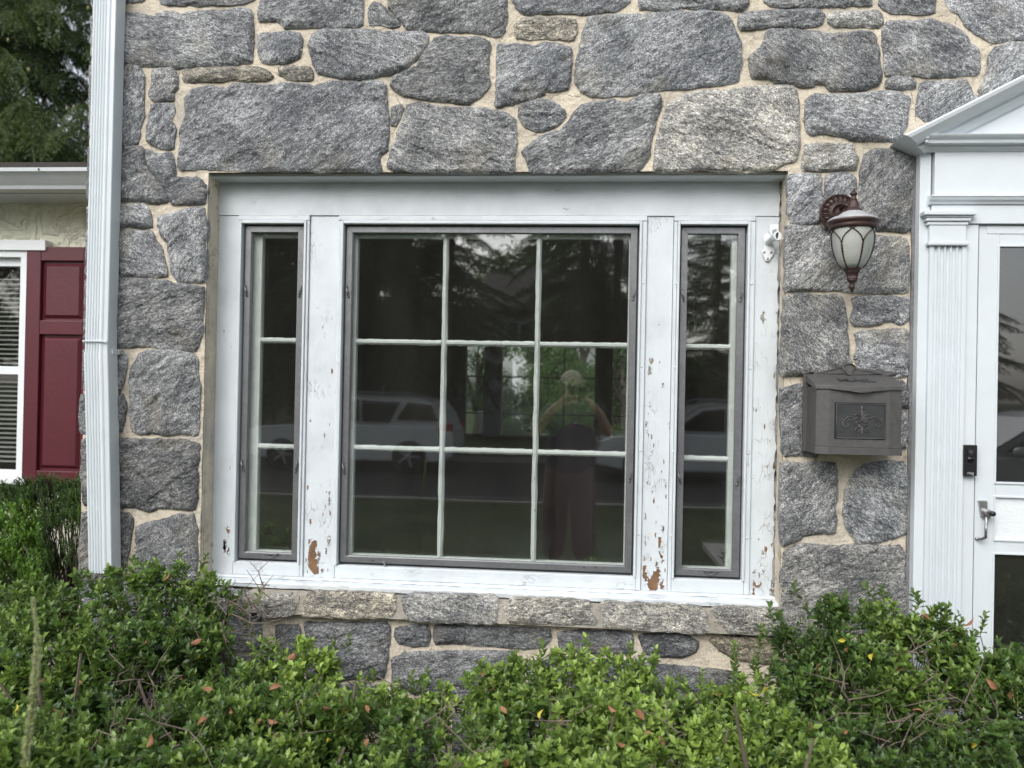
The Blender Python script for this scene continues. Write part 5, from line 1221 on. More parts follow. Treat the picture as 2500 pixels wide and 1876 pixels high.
# ================================================================ leaves
def leaf_template(spiny=True, w=.5):
    hs_ = [(.0, 0.0), (.30, .14), (.22, .26), (.50, .42), (.34, .54), (.46, .72), (.17, .84)] if spiny else [(0, 0), (.28, .15), (.45, .35), (.5, .5), (.42, .68), (.25, .85), (.1, .95)]
    V = []; zf = lambda x, y: abs(x) * .42 - .22 * (y - .15) ** 2 + (.03 if spiny and abs(x) > .2 else 0)
    for x, y in hs_[1:]: V.append((x * w, y))
    n = len(V); pts = [(0, 0), (0, .34), (0, .66), (0, 1.02)] + V + [(-x, y) for x, y in V]
    P = np.array([(x, y, zf(x, y)) for x, y in pts]); T = []
    r = lambda i: 4 + i; l = lambda i: 4 + n + i
    for s_, f in ((1, r), (-1, l)):
        tr = [(0, f(0), 1), (f(0), f(1), 1), (f(1), f(2), 1), (1, f(2), 2), (f(2), f(3), 2), (f(3), f(4), 2), (2, f(4), f(5)), (2, f(5), 3)]
        T += [t if s_ == 1 else t[::-1] for t in tr]
    return P, np.array(T)
HOLLY = [leaf_template(True, .62), leaf_template(True, .50), leaf_template(False, .5)]
def frames(dirs, nrm):      # rows: x, y (leaf length), z (upper side)
    y = dirs / np.linalg.norm(dirs, axis=1, keepdims=True); z = nrm - (nrm * y).sum(1, keepdims=True) * y
    z /= np.maximum(np.linalg.norm(z, axis=1, keepdims=True), 1e-6); x = np.cross(y, z); return np.stack([x, y, z], axis=2)
def sprig_leaves(rs, p, d, length, nleaf, size, tint):
    d = d / np.linalg.norm(d); a = np.cross(d, [0.3, .2, 1.0]); a /= np.linalg.norm(a); b = np.cross(d, a)
    i = np.arange(nleaf); t = (i + .4) / nleaf; ph = i * 2.4 + rs.uniform(0, 6.28)
    el = np.radians(72 - 42 * t + rs.normal(0, 9, nleaf))
    rad = np.cos(ph)[:, None] * a + np.sin(ph)[:, None] * b
    D = d * np.cos(el)[:, None] + rad * np.sin(el)[:, None]; D[:, 2] += .12
    Nn = d * np.sin(el)[:, None] - rad * np.cos(el)[:, None] + rs.normal(0, .22, (nleaf, 3))
    pos = p + d * (t * length)[:, None]
    s_ = size * rs.uniform(.7, 1.12, nleaf) * (1 - .35 * t ** 3)
    tt = tint + .34 * (t - .5) + rs.normal(0, .09, nleaf)
    return pos, frames(D, Nn), s_, tt
def bake(name, pos, fr, s_, tt, templ, which, mat):
    Vs, Fs, At = [], [], []; base = 0
    for k, (P, T) in enumerate(templ):
        m = which == k
        if not m.any(): continue
        X = np.einsum('nij,vj->nvi', fr[m], P) * s_[m][:, None, None] + pos[m][:, None, :]
        n, v = X.shape[:2]; Vs.append(X.reshape(-1, 3)); Fs.append((T[None] + (np.arange(n) * v)[:, None, None] + base).reshape(-1, T.shape[1])); At.append(np.repeat(tt[m], v)); base += n * v
    return np_mesh(name, np.concatenate(Vs), np.concatenate(Fs), mat, {'tint': np.concatenate(At)}, False)
CAMN = np.array(CAM)
RM = np.array(ROT)
def at_np(px, py, Y):
    d = (RM @ np.stack([px - 1250, np.full_like(px, F_PX), -(py - 938)])).T
    return CAMN + d * ((Y + CAM_D) / d[:, 1])[:, None]
def proj(P):
    v = (P - CAMN) @ RM; return 1250 + F_PX * v[:, 0] / v[:, 1], 938 - F_PX * v[:, 2] / v[:, 1]
def interp_y(px, py, ctrl):   # smooth depth from control points
    C = np.array(ctrl, float); d2 = ((px[:, None] - C[:, 0]) / 1.0) ** 2 + ((py[:, None] - C[:, 1]) * 1.6) ** 2 + 900
    w_ = 1 / d2 ** 1.3; return (w_ * C[:, 2]).sum(1) / w_.sum(1)
LEAFMESH = {}
def leaf_part_mesh(k, bucket, mat, name='leaf'):
    key = (k, bucket, name)
    if key not in LEAFMESH:
        P, T = HOLLY[k]; LEAFMESH[key] = np_mesh(name, P, T, mat, {'tint': np.full(len(P), bucket / 12)}, False)
    return LEAFMESH[key]
def hedge(name, label, outline, ctrl, holes, seed, dens=440, tintb=.5, size=.034, shoots=(), base=(0, 0)):
    rs = np.random.RandomState(seed); O = [(float(a), float(b)) for a, b in outline]
    xs_ = [a for a, b in O]; ys_ = [b for a, b in O]
    root = empty(name, (base[0], base[1], 0)); tag(root, label, 'shrub', 'evergreen holly shrubs in front of the stone wall')
    inv = Matrix.Translation(-root.location)
    n = int((max(xs_) - min(xs_)) * (max(ys_) - min(ys_)) / dens)
    P = np.stack([rs.uniform(min(xs_), max(xs_), n), rs.uniform(min(ys_), max(ys_), n)], 1); P = P[inside(O, P)]
    keep = np.ones(len(P), bool)
    for hx, hy, hr, pr in holes: keep &= ~((np.hypot(P[:, 0] - hx, (P[:, 1] - hy) * 1.3) < hr) & (rs.rand(len(P)) < pr))
    P = P[keep]; px, py = P[:, 0], P[:, 1]
    Y = interp_y(px, py, ctrl); W_ = at_np(px, py, Y)
    # clumps: lumps and hollows
    lum = np.array([noise.fractal(Vector((p[0] * 5.5, p[1] * 5.5, seed)), 1, 2, 3) for p in W_])
    up = np.array([noise.noise(Vector((p[0] * 3.2, p[1] * 3.2, seed + 9))) for p in W_])
    W_[:, 2] += np.minimum(lum, .25) * .045; W_[:, 1] += lum * .03
    A = [[], [], [], []]; stems = []
    for i in range(len(W_)):
        if lum[i] < -.42 and rs.rand() < .75: continue
        d = np.array([rs.normal(0, .42), -.42 + rs.normal(0, .35), 1.0 + rs.normal(0, .15)])
        for layer in range(3):
            off = np.array([rs.normal(0, .02), rs.uniform(.0, .05) * layer, -.055 * layer * rs.uniform(.6, 1.4)])
            if layer and rs.rand() < .25: continue
            ln = rs.uniform(.04, .075); nl = rs.randint(7, 12)
            p = W_[i] + off - d / np.linalg.norm(d) * ln * .8
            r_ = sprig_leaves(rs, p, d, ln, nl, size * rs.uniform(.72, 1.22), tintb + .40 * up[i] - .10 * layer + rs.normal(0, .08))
            for a_, b_ in zip(A, r_): a_.append(b_)
            stems.append((p, p + d / np.linalg.norm(d) * ln))
            d = d + rs.normal(0, .3, 3)
        if rs.rand() < .4:                       # the side that faces the wall
            p = W_[i] + np.array([rs.normal(0, .05), rs.uniform(.06, .22), rs.uniform(-.22, -.02)])
            if p[1] < -.10:
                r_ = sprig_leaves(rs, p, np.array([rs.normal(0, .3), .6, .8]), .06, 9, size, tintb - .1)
                for a_, b_ in zip(A, r_): a_.append(b_)
    for (sx, sy, sY, hgt, cnt) in shoots:           # single upright shoots standing out of the top
        tip = np.array(at(sx, sy, sY)); bot = tip - np.array([rs.normal(0, .01), 0, hgt])
        for k in range(cnt):
            p = bot + (tip - bot) * k / cnt; r_ = sprig_leaves(rs, p, tip - bot + rs.normal(0, .01, 3), hgt / cnt * 1.1, 7, size * .9, tintb + .1)
            for a_, b_ in zip(A, r_): a_.append(b_)
        stems.append((bot, tip))
    pos, fr, s_, tt = (np.concatenate(a_) for a_ in A); which = rs.choice(3, len(pos), p=[.42, .33, .25])
    # the 300 leaves that show largest become leaves of their own
    qx, qy = proj(pos); dist = np.linalg.norm(pos - CAMN, axis=1); vis = (qx > 5) & (qx < 2495) & (qy > 5) & (qy < 1871)
    facing = np.abs(((CAMN - pos) / dist[:, None] * fr[:, :, 2]).sum(1))
    score = np.where(vis, s_ / dist * (.3 + facing) * (1 + .6 * (tt - tintb)) , -1); sel = np.argsort(-score)[:300]
    rest = np.ones(len(pos), bool); rest[sel] = False
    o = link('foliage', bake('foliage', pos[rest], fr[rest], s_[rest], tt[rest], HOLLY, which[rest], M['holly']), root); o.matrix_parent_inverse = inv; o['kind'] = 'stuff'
    for i in sel:
        me = leaf_part_mesh(int(which[i]), int(max(0, min(12, round(tt[i] * 12)))), M['holly']); f = fr[i] * s_[i]
        lo = link('leaf', me, root); lo.matrix_parent_inverse = inv
        lo.matrix_basis = Matrix(((f[0, 0], f[0, 1], f[0, 2], pos[i][0]), (f[1, 0], f[1, 1], f[1, 2], pos[i][1]), (f[2, 0], f[2, 1], f[2, 2], pos[i][2]), (0, 0, 0, 1)))
    # stems: green shoots near the tips, woody twigs below running down to the root crown
    q = MB(); q2 = MB(); r = random.Random(seed)
    for i, (a, b) in enumerate(stems):
        a, b = Vector(a), Vector(b)
        if i % 2 == 0: q.tube([a, (a + b) / 2 + Vector((0, 0, .002)), b], [.0016, .0013, .0009], 4, cap=False)
        if i % 7 == 0:
            lo_ = Vector((a.x * .82 + base[0] * .18 + r.uniform(-.1, .1), a.y + r.uniform(0, .16), max(.05, a.z - r.uniform(.15, .45)))); m_ = a.lerp(lo_, .5) + Vector((r.uniform(-.04, .04), r.uniform(-.03, .03), 0))
            q2.tube([lo_, m_, a], [.0036, .0026, .0015], 5, cap=False)
    for k in range(6):
        c = Vector((base[0] + r.uniform(-.35, .35), base[1] + r.uniform(-.12, .2), 0)); e_ = c + Vector((r.uniform(-.3, .3), r.uniform(-.25, .1), r.uniform(.5, .75)))
        m_ = c.lerp(e_, .5) + Vector((r.uniform(-.08, .08), r.uniform(-.05, .05), 0)); q2.tube([c, m_, e_], [.014, .009, .004], 6, cap=False)
    for hx, hy, hr, pr in holes:                     # bare grey twigs in the thin places
        for k in range(int(hr * .24)):
            a = at(hx + r.uniform(-hr, hr), hy + r.uniform(-hr, hr) * .8, float(interp_y(np.array([hx]), np.array([hy]), ctrl)[0]) + r.uniform(-.08, .10)); dr = Vector((r.uniform(-1, 1), r.uniform(-.4, .4), r.uniform(-.5, 1))).normalized() * r.uniform(.06, .17)
            m_ = a + dr * .5 + Vector((r.uniform(-.02, .02), 0, r.uniform(-.02, .02))); q2.tube([a, m_, a + dr], [.0022, .0016, .0009], 4, cap=False)
            if r.random() < .6: q2.tube([m_, m_ + Vector((dr.z, dr.y, -dr.x)) * .4 + Vector((0, 0, .02))], [.0016, .0009], 4, cap=False)
    o = q.build('green_stems', M['stem'], root); o['kind'] = 'stuff'; o.matrix_parent_inverse = inv
    o = q2.build('twigs', M['bark'], root); o['kind'] = 'stuff'; o.matrix_parent_inverse = inv
    # dead and yellowed leaves
    idx = [i for i in range(len(W_)) if 0 < px[i] < 2500 and py[i] < 1870]
    for k in range(min(15, len(idx))):
        i = idx[r.randrange(len(idx))]; yel = k % 5 == 0; p = Vector(W_[i]) + Vector((r.uniform(-.02, .02), -.03, .012))
        me = leaf_part_mesh(2, 6, M['yellow'] if yel else M['dead'], 'yellow_leaf' if yel else 'dead_leaf')
        lo = link('yellow_leaf' if yel else 'dead_leaf', me, root); lo.matrix_parent_inverse = inv; sc = r.uniform(.026, .042)
        lo.matrix_basis = Matrix.LocRotScale(p, Quaternion((r.gauss(0, 1), r.gauss(0, 1), r.gauss(0, 1), r.gauss(0, 1))).normalized(), Vector((sc, sc, sc * r.uniform(.8, 2.4))))
    return root
hedge('holly_shrub', 'sprawling holly shrub at the lower left, in front of the downspout', 
  [(-420, 1470), (0, 1435), (150, 1415), (210, 1398), (300, 1378), (400, 1375), (470, 1372), (505, 1400), (560, 1420), (600, 1440), (615, 1500), (560, 1560), (520, 1600), (540, 1700), (560, 2150), (-420, 2150)],
  [(-300, 1470, -.40), (0, 1430, -.36), (300, 1375, -.30), (500, 1400, -.28), (600, 1460, -.22), (0, 1600, -.72), (300, 1600, -.62), (560, 1600, -.45), (0, 1876, -1.25), (400, 1876, -1.15), (560, 1800, -.95), (0, 2150, -1.45), (500, 2150, -1.4)],
  [(600, 1470, 60, .8), (540, 1530, 60, .85), (345, 1675, 62, .93), (420, 1800, 50, .7), (270, 1780, 34, .8), (620, 1500, 60, .9)], 11, base=(wx(300, 1700, -.75), -.8), tintb=.50)
hedge('holly_shrub', 'low holly shrub under the left half of the stone window ledge',
  [(555, 1570), (600, 1560), (660, 1548), (720, 1560), (790, 1580), (830, 1610), (800, 1650), (860, 1665), (960, 1655), (1040, 1660), (1075, 1672), (1110, 1700), (1060, 1760), (1010, 1830), (1020, 2150), (540, 2150), (535, 1700)],
  [(560, 1560, -.42), (700, 1555, -.40), (830, 1610, -.42), (1000, 1665, -.42), (1100, 1700, -.42), (560, 1750, -.85), (800, 1750, -.80), (1000, 1780, -.75), (560, 1876, -1.12), (1000, 1876, -1.0), (800, 2150, -1.4)],
  [(720, 1790, 40, .4), (900, 1640, 24, .4), (1060, 1790, 36, .5)], 23, base=(wx(800, 1750, -.7), -.75), tintb=.56)
hedge('holly_shrub', 'dense bright green holly shrub in the middle, under the right half of the ledge',
  [(1130, 1690), (1180, 1640), (1240, 1608), (1290, 1600), (1330, 1582), (1380, 1600), (1430, 1578), (1480, 1605), (1550, 1580), (1570, 1610), (1600, 1650), (1690, 1660), (1760, 1650), (1830, 1640), (1890, 1680), (1960, 1750), (2010, 1800), (2090, 1820), (2060, 2150), (1060, 2150), (1080, 1850), (1110, 1760)],
  [(1130, 1700, -.42), (1300, 1595, -.42), (1550, 1590, -.42), (1700, 1650, -.40), (1850, 1650, -.42), (1150, 1800, -.75), (1500, 1750, -.80), (1900, 1780, -.75), (1150, 1876, -1.0), (1500, 1876, -1.05), (2000, 1876, -.95), (1500, 2150, -1.4)],
  [(1140, 1860, 30, .6), (1400, 1770, 22, .8), (1640, 1800, 18, .6)], 37, base=(wx(1500, 1750, -.7), -.75), tintb=.70,
  shoots=((1430, 1558, -.42, .05, 2), (1545, 1575, -.40, .06, 2), (1600, 1585, -.36, .12, 4), (1715, 1640, -.5, .10, 3)))
hedge('holly_shrub', 'tall holly shrub at the right, in front of the door surround',
  [(1885, 1560), (1900, 1510), (1925, 1490), (1980, 1470), (2020, 1465), (2060, 1450), (2110, 1478), (2170, 1480), (2230, 1470), (2290, 1492), (2350, 1495), (2385, 1520), (2400, 1560), (2440, 1572), (2500, 1575), (2900, 1580), (2900, 2150), (2080, 2150), (2090, 1840), (2030, 1800), (1950, 1720), (1880, 1650)],
  [(1890, 1560, -.34), (2050, 1460, -.34), (2230, 1475, -.36), (2380, 1520, -.38), (2500, 1580, -.45), (2900, 1580, -.45), (1950, 1700, -.52), (2200, 1680, -.55), (2500, 1700, -.62), (2150, 1876, -.85), (2500, 1876, -.92), (2850, 1876, -.9), (2300, 2150, -1.3)],
  [(2200, 1790, 62, .93), (2080, 1680, 46, .8), (2260, 1620, 40, .6), (2400, 1760, 46, .85), (2100, 1740, 40, .8), (2330, 1700, 30, .6)], 53, base=(wx(2250, 1750, -.6), -.65), tintb=.42,
  shoots=((1858, 1530, -.30, .20, 6), (1790, 1575, -.34, .12, 4), (2240, 1452, -.34, .05, 2), (2405, 1500, -.34, .07, 2)))

# tall seed stalk close to the camera
wd = empty('weed_stalk', (at(60, 1876, -1.72).x, -1.72, 0)); tag(wd, 'tall thin green seed stalk standing close to the camera at the lower left', 'weed')
q = MB(); q2 = MB(); r = random.Random(8)
P = [at(80, 1462, -1.72), at(92, 1560, -1.72), at(88, 1650, -1.72), at(74, 1760, -1.72), at(60, 1876, -1.72), at(48, 1980, -1.72)]; P = [Vector(p) - wd.location for p in P]; P.append(Vector((-.01, 0, 0)))
q.tube(P, [.001, .0022, .0028, .003, .0032, .0034, .004], 8)
for i in range(4):
    for k in range(190):
        t = r.random(); p = P[i].lerp(P[i + 1], t); an = r.uniform(0, 6.28); rad = [.0035, .0075, .0095, .009, .007][i]; e_ = Vector((math.cos(an), math.sin(an), .7)).normalized()
        b_ = p + e_ * .0015; q2.tube([b_, b_ + e_ * rad * .55, b_ + e_ * rad], [.0009, .0014, .0003], 4, cap=False)
q.build('stem', M['stem'], wd, smooth=True); o = q2.build('seeds', simple('seed_green', (.38, .42, .22), .8, nscale=90, namp=.4), wd); o['kind'] = 'stuff'

# ================================================================ needle shrub (yew) in front of the stucco wing
NEED = (np.array([(-.5, 0, 0), (.5, 0, 0), (.42, .7, .05), (0, 1, .1), (-.42, .7, .05)]) * np.array([1, 1, 1]), None)
def needle_template(wr): P = np.array([(-.5 * wr, 0, 0), (.5 * wr, 0, 0), (.35 * wr, .8, .0), (-.35 * wr, .8, 0)]); return P, np.array([(0, 1, 2, 3)])
def shoot_needles(rs, p, d, length, n, size, tint, flat=False):
    d = d / np.linalg.norm(d); a = np.cross(d, [.2, .9, .3]); a /= np.linalg.norm(a); b = np.cross(d, a); t = np.linspace(.05, 1, n)
    ph = rs.uniform(0, 6.28, n); el = np.radians(58 - 25 * t + rs.normal(0, 8, n)); rad = np.cos(ph)[:, None] * a + np.sin(ph)[:, None] * b
    D = d * np.cos(el)[:, None] + rad * np.sin(el)[:, None]; Nn = d * np.sin(el)[:, None] - rad * np.cos(el)[:, None]
    return p + d * (t * length)[:, None], frames(D, Nn), size * rs.uniform(.7, 1.1, n) * (1 - .3 * t), tint + .35 * (t - .5) + rs.normal(0, .06, n)
def needle_shrub():
    rs = np.random.RandomState(5); O = [(-500, 1180), (-200, 1200), (0, 1185), (20, 1185), (60, 1175), (100, 1165), (150, 1172), (210, 1170), (215, 1260), (200, 1350), (160, 1420), (215, 1500), (-500, 1600)]
    root = empty('needle_shrub', (wx(60, 1400, .5), .5, 0)); tag(root, 'dark green needled yew shrub below the burgundy shutter', 'shrub'); inv = Matrix.Translation(-root.location)
    P = np.stack([rs.uniform(-500, 215, 5200), rs.uniform(1140, 1600, 5200)], 1); P = P[inside(O, P)]
    Yc = .62 - .28 * np.clip((P[:, 1] - 1150) / 300, 0, 1); W_ = at_np(P[:, 0], P[:, 1], Yc); A = [[], [], [], []]; q = MB()
    lum = np.array([noise.fractal(Vector((p[0] * 4.5, p[1] * 3, p[2] * 4.5)), 1, 2, 3) for p in W_])
    for i, p in enumerate(W_):
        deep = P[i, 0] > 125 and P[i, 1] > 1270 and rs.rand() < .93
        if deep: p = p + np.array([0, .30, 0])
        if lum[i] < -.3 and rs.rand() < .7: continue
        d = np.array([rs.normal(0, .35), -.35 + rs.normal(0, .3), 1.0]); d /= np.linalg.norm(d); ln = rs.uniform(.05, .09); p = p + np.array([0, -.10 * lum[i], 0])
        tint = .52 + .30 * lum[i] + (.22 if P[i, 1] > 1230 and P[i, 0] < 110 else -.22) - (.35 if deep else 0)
        for L_ in range(2):
            r_ = shoot_needles(rs, p - d * ln * .6 + np.array([0, .05, -.03]) * L_, d, ln, 30, .024, tint - .2 * L_)
            for a_, b_ in zip(A, r_): a_.append(b_)
    pos, fr, s_, tt = (np.concatenate(a_) for a_ in A)
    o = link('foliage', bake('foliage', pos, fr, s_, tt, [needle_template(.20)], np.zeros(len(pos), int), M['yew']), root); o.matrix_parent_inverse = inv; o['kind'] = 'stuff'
    r = random.Random(4)
    for k in range(70):
        a = at(r.uniform(110, 212), r.uniform(1500, 1560), r.uniform(.45, .8)); b = at(r.uniform(60, 215), r.uniform(1170, 1330), r.uniform(.45, .7)); m_ = a.lerp(b, .5) + Vector((r.uniform(-.05, .05), 0, 0)); q.tube([a, m_, b], [.005, .0035, .0015], 4, cap=False)
    o = q.build('twigs', M['darkbark'], root); o['kind'] = 'stuff'; o.matrix_parent_inverse = inv
    q = MB(); q.tube([(0, .1, 0), (.02, .1, .3), (0, .05, .6)], [.04, .03, .012], 8); q.build('trunk', M['darkbark'], root)
needle_shrub()

# ================================================================ conifers
def frond_mesh(seed, nb=26, drop=.35):
    rs = np.random.RandomState(seed); A = [[], [], [], []]; tm = []
    L_ = 1.0
    def curve(t): return np.array([t * L_, 0, .10 * math.sin(t * 2.2) - drop * t * t])
    for k in range(nb):
        t = .10 + .90 * k / nb; p = curve(t); s_ = 1 if k % 2 else -1; ln = (.34 * (1 - t) + .10) * rs.uniform(.7, 1.2)
        d = np.array([.75, s_ * .8, -.25 + rs.normal(0, .12)]); d /= np.linalg.norm(d)
        steps = max(2, int(ln / .05)); q0 = p.copy()
        for j in range(steps):
            d2 = d + np.array([0, 0, -.22 * j]); d2 /= np.linalg.norm(d2); r_ = shoot_needles(rs, q0, d2, ln / steps, 17, .042, .45 + .35 * (j / steps - .4) + rs.normal(0, .06)); q0 = q0 + d2 * ln / steps
            for a_, b_ in zip(A, r_): a_.append(b_)
        # hanging tip
        if rs.rand() < .6:
            d3 = np.array([.1, rs.normal(0, .1), -1.0]); r_ = shoot_needles(rs, p, d3, ln * .6, 34, .038, .35)
            for a_, b_ in zip(A, r_): a_.append(b_)
    pos, fr, s_, tt = (np.concatenate(a_) for a_ in A)
    return bake('branch', pos, fr, s_, tt, [needle_template(.20)], np.zeros(len(pos), int), M['conifer'])
FR = [frond_mesh(1), frond_mesh(2, 30, .5), frond_mesh(3, 24, .25)]
COARSE = None
def conifer(x, y, h, rad, seed, label, nbr=170, lean=0, z0=0, zmin=.08, group='conifers'):
    r = random.Random(seed); root = empty('conifer_tree', (x, y, z0)); tag(root, label, 'tree', group)
    q = MB(); q.tube([(0, 0, 0), (.03, .02, h * .5), (0, 0, h)], [h * .022, h * .013, .02], 9); q.build('trunk', M['darkbark'], root, smooth=True)
    ul = MB()
    for k in range(nbr):
        t = zmin + (1 - zmin) * (k + r.random()) / nbr; z = h * t; an = r.uniform(0, 6.283); ln = rad * (1 - t) ** .75 * r.uniform(.55, 1.05) + .25
        o = link('branch', FR[k % 3], root); o.location = (0, 0, z); o.rotation_euler = (0, r.uniform(-.15, .35), an); o.scale = (ln, max(.7, ln * .8), max(.7, ln * .8)); 
    return root
def screen_conifer(name, label, x0, x1, y0, y1, Y, n, seed, holes=()):
    # the near side of the big tree: branches set out over the height and width the photograph shows
    r = random.Random(seed); base = at((x0 + x1) / 2, 957, Y + 1.2); root = empty(name, (base.x, Y + 1.2, 0)); tag(root, label, 'tree', 'conifers behind the low wing'); inv = Matrix.Translation(-root.location)
    top = at(0, y0, Y).z + 1
    q = MB(); q.tube([(0, 0, 0), (.1, 0, top * .5), (0, 0, top)], [.28, .2, .06], 10); q.build('trunk', M['darkbark'], root, smooth=True)
    for k in range(n):
        px, py = r.uniform(x0, x1), r.uniform(y0, y1)
        if any(abs(px - hx) < hr and abs(py - hy) < hr * .7 and r.random() < .9 for hx, hy, hr in holes): continue
        p = at(px, py, Y + r.uniform(-.5, 1.6)) - root.location; d = Vector((p.x + r.uniform(-.8, .8), p.y - .7, 0)); an = math.atan2(d.y, d.x) + r.uniform(-.6, .6); ln = r.uniform(1.0, 1.6)
        o = link('branch', FR[k % 3], root); o.rotation_euler = (r.uniform(-.3, .3), r.uniform(.05, .6), an); o.scale = (ln, ln, ln); o.location = (p.x - math.cos(an) * ln * .6, p.y - math.sin(an) * ln * .6, p.z + .15); o['tint'] = r.uniform(-.28, .06)
    for k, (px, py, ln) in enumerate(((-70, 330, 1.5), (-20, 300, 1.4), (40, 345, 1.3), (90, 375, 1.1), (-60, 390, 1.3), (20, 390, 1.2), (-110, 250, 1.5), (70, 60, 1.1), (-30, 90, 1.3), (120, 330, .9), (-10, 200, 1.1), (190, 200, .8))):
        p = at(px + 60, py - 60, Y - 1.0) - root.location; o = link('branch', FR[k % 3], root); an = r.uniform(-1.5, -.3); o.rotation_euler = (r.uniform(-.2, .2), r.uniform(.35, .7), an); o.scale = (ln * .9,) * 3
        o.location = (p.x - math.cos(an) * ln * .45, p.y - math.sin(an) * ln * .45, p.z + .25); o['tint'] = .22
    # a few limbs and pale cones
    for k in range(9):
        z = top * (.35 + .07 * k); an = r.uniform(3.4, 6.0); q = MB(); q.tube([(0, 0, z), (math.cos(an) * .9, math.sin(an) * .9, z + .1), (math.cos(an) * 1.9, math.sin(an) * 1.9, z - .15)], [.05, .035, .012], 6); q.build('limb', M['darkbark'], root)
    cm = simple('pale_cone', (.26, .25, .12), .8)
    for px, py in ((65, 15), (75, 24), (88, 30), (95, 72), (20, 98), (70, 170), (163, 265), (180, 262), (215, 20)):
        q = MB(); q.sphere((0, 0, 0), (.018, .018, .032), 8, 6); p = at(px, py, Y - .4) - root.location; q.build('cone', cm, root, smooth=True, loc=p)
    return root
screen_conifer('conifer_tree', 'big drooping conifer with small pale cones behind the low stucco wing', -260, 210, -140, 400, 8.0, 225, 3, holes=((160, 30, 28), (170, 160, 34), (160, 260, 30), (100, 275, 20), (175, 300, 18), (165, 385, 24)))
conifer(wx(260, 0, 14), 14.5, 9.5, 2.6, 17, 'tall dark conifer farther back behind the roof of the low wing', 150, group='conifers behind the low wing')
# ================================================================ the street side: what the panes reflect
def rat(px, py, D): p = at(px, py, D); return Vector((p.x, -D, p.z))     # a thing seen mirrored in the panes stands this far in front of the wall
def siding_house(name, label, x0, x1, y, z0, zw, zr, wins, doorx=None, col=(.62, .64, .66), depth=8, gable=False):
    h = empty(name, ((x0 + x1) / 2, y, z0)); tag(h, label, 'house', 'houses across the street'); O = Vector(h.location); inv = Matrix.Translation(-O)
    sm = simple('siding_' + name, col, .6, nscale=8); rfm = M['shingle']
    def add(q, nm, m_, par=None):
        o = q.build(nm, m_, par or h)
        if par is None: o.matrix_parent_inverse = inv
        return o
    q = MB(); q.box(x0, x1, y - depth, y, z0, zw); wall = add(q, 'wall', sm)
    q = MB(); z = z0 + .2
    while z < zw - .05: q.prism_x([(y + .001, z), (y + .018, z), (y + .001, z + .14)], x0, x1); z += .155
    o = add(q, 'siding', sm); o['kind'] = 'stuff'
    q = MB(); q.prism_x([(y + .5, zw - .05), (y + .5, zw + .08), (y - depth / 2, zr), (y - depth - .5, zw + .08), (y - depth - .5, zw - .05)], x0 - .3, x1 + .3); add(q, 'roof', rfm)
    for (wx0, wx1, wz0, wz1) in wins:
        q = MB(); f = .10; yy = y + .02
        q.box(wx0 - f, wx1 + f, yy, yy + .06, wz1, wz1 + f); q.box(wx0 - f, wx1 + f, yy, yy + .06, wz0 - f, wz0); q.box(wx0 - f, wx0, yy, yy + .06, wz0, wz1); q.box(wx1, wx1 + f, yy, yy + .06, wz0, wz1)
        q.box((wx0 + wx1) / 2 - .02, (wx0 + wx1) / 2 + .02, yy, yy + .04, wz0, wz1); q.box(wx0, wx1, yy, yy + .04, (wz0 + wz1) / 2 - .02, (wz0 + wz1) / 2 + .02); wn = add(q, 'window', M['vinyl'])
        q = MB(); q.box(wx0, wx1, yy - .01, yy + .01, wz0, wz1); add(q, 'pane', M['lens'], wn)
        for a, b in ((wx0 - f - .42, wx0 - f - .02), (wx1 + f + .02, wx1 + f + .42)): q = MB(); q.box(a, b, yy, yy + .05, wz0 - .05, wz1 + .05); add(q, 'shutter', M['alu_dark'])
    if doorx: q = MB(); q.box(doorx, doorx + 1.0, y + .02, y + .08, z0 + .3, z0 + 2.4); add(q, 'door', M['shutter'])
    return h
D1 = 27.0
a = rat(1205, 770, D1); b = rat(1345, 960, D1)
x0_, x1_ = rat(1180, 800, D1).x, rat(1440, 800, D1).x
zw = rat(1300, 762, D1).z; zr = rat(1300, 655, D1 + 4).z
w1x, w2x = rat(1272, 800, D1).x, rat(1318, 800, D1).x
siding_house('siding_house', 'white sided two-storey house across the street', x0_, x1_, -D1, -.3, zw, zr, [(w1x, w2x, rat(1, 870, D1).z, rat(1, 775, D1).z), (rat(1290, 950, D1).x, rat(1330, 950, D1).x, rat(1, 965, D1).z, rat(1, 915, D1).z), (rat(1395, 900, D1).x, rat(1425, 900, D1).x, rat(1, 870, D1).z, rat(1, 790, D1).z)])
siding_house('siding_house', 'grey sided house with dark red door across the street, left of the white one', rat(870, 900, D1).x, rat(1150, 900, D1).x, -D1 + .6, -.3, rat(1, 860, D1).z, rat(1, 740, D1 + 4).z, [(rat(925, 900, D1).x, rat(968, 900, D1).x, rat(1, 948, D1).z, rat(1, 890, D1).z), (rat(1090, 900, D1).x, rat(1125, 900, D1).x, rat(1, 948, D1).z, rat(1, 890, D1).z)], doorx=rat(1038, 900, D1).x, col=(.30, .30, .31))
siding_house('siding_house', 'low red brick house across the street, far to the right', rat(1640, 880, D1).x, rat(2150, 880, D1).x, -D1 - 2, -.3, rat(1, 905, D1 + 2).z, rat(1, 845, D1 + 6).z, [(rat(1700, 900, D1).x, rat(1760, 900, D1).x, .9, 2.0)], col=(.25, .09, .07))
siding_house('siding_house', 'tan sided house across the street, far to the left', rat(350, 880, D1).x, rat(800, 880, D1).x, -D1 - 1, -.3, rat(1, 850, D1).z, rat(1, 740, D1 + 4).z, [(rat(600, 900, D1).x, rat(660, 900, D1).x, .9, 2.2), (rat(690, 900, D1).x, rat(740, 900, D1).x, .9, 2.2)], col=(.34, .30, .25))

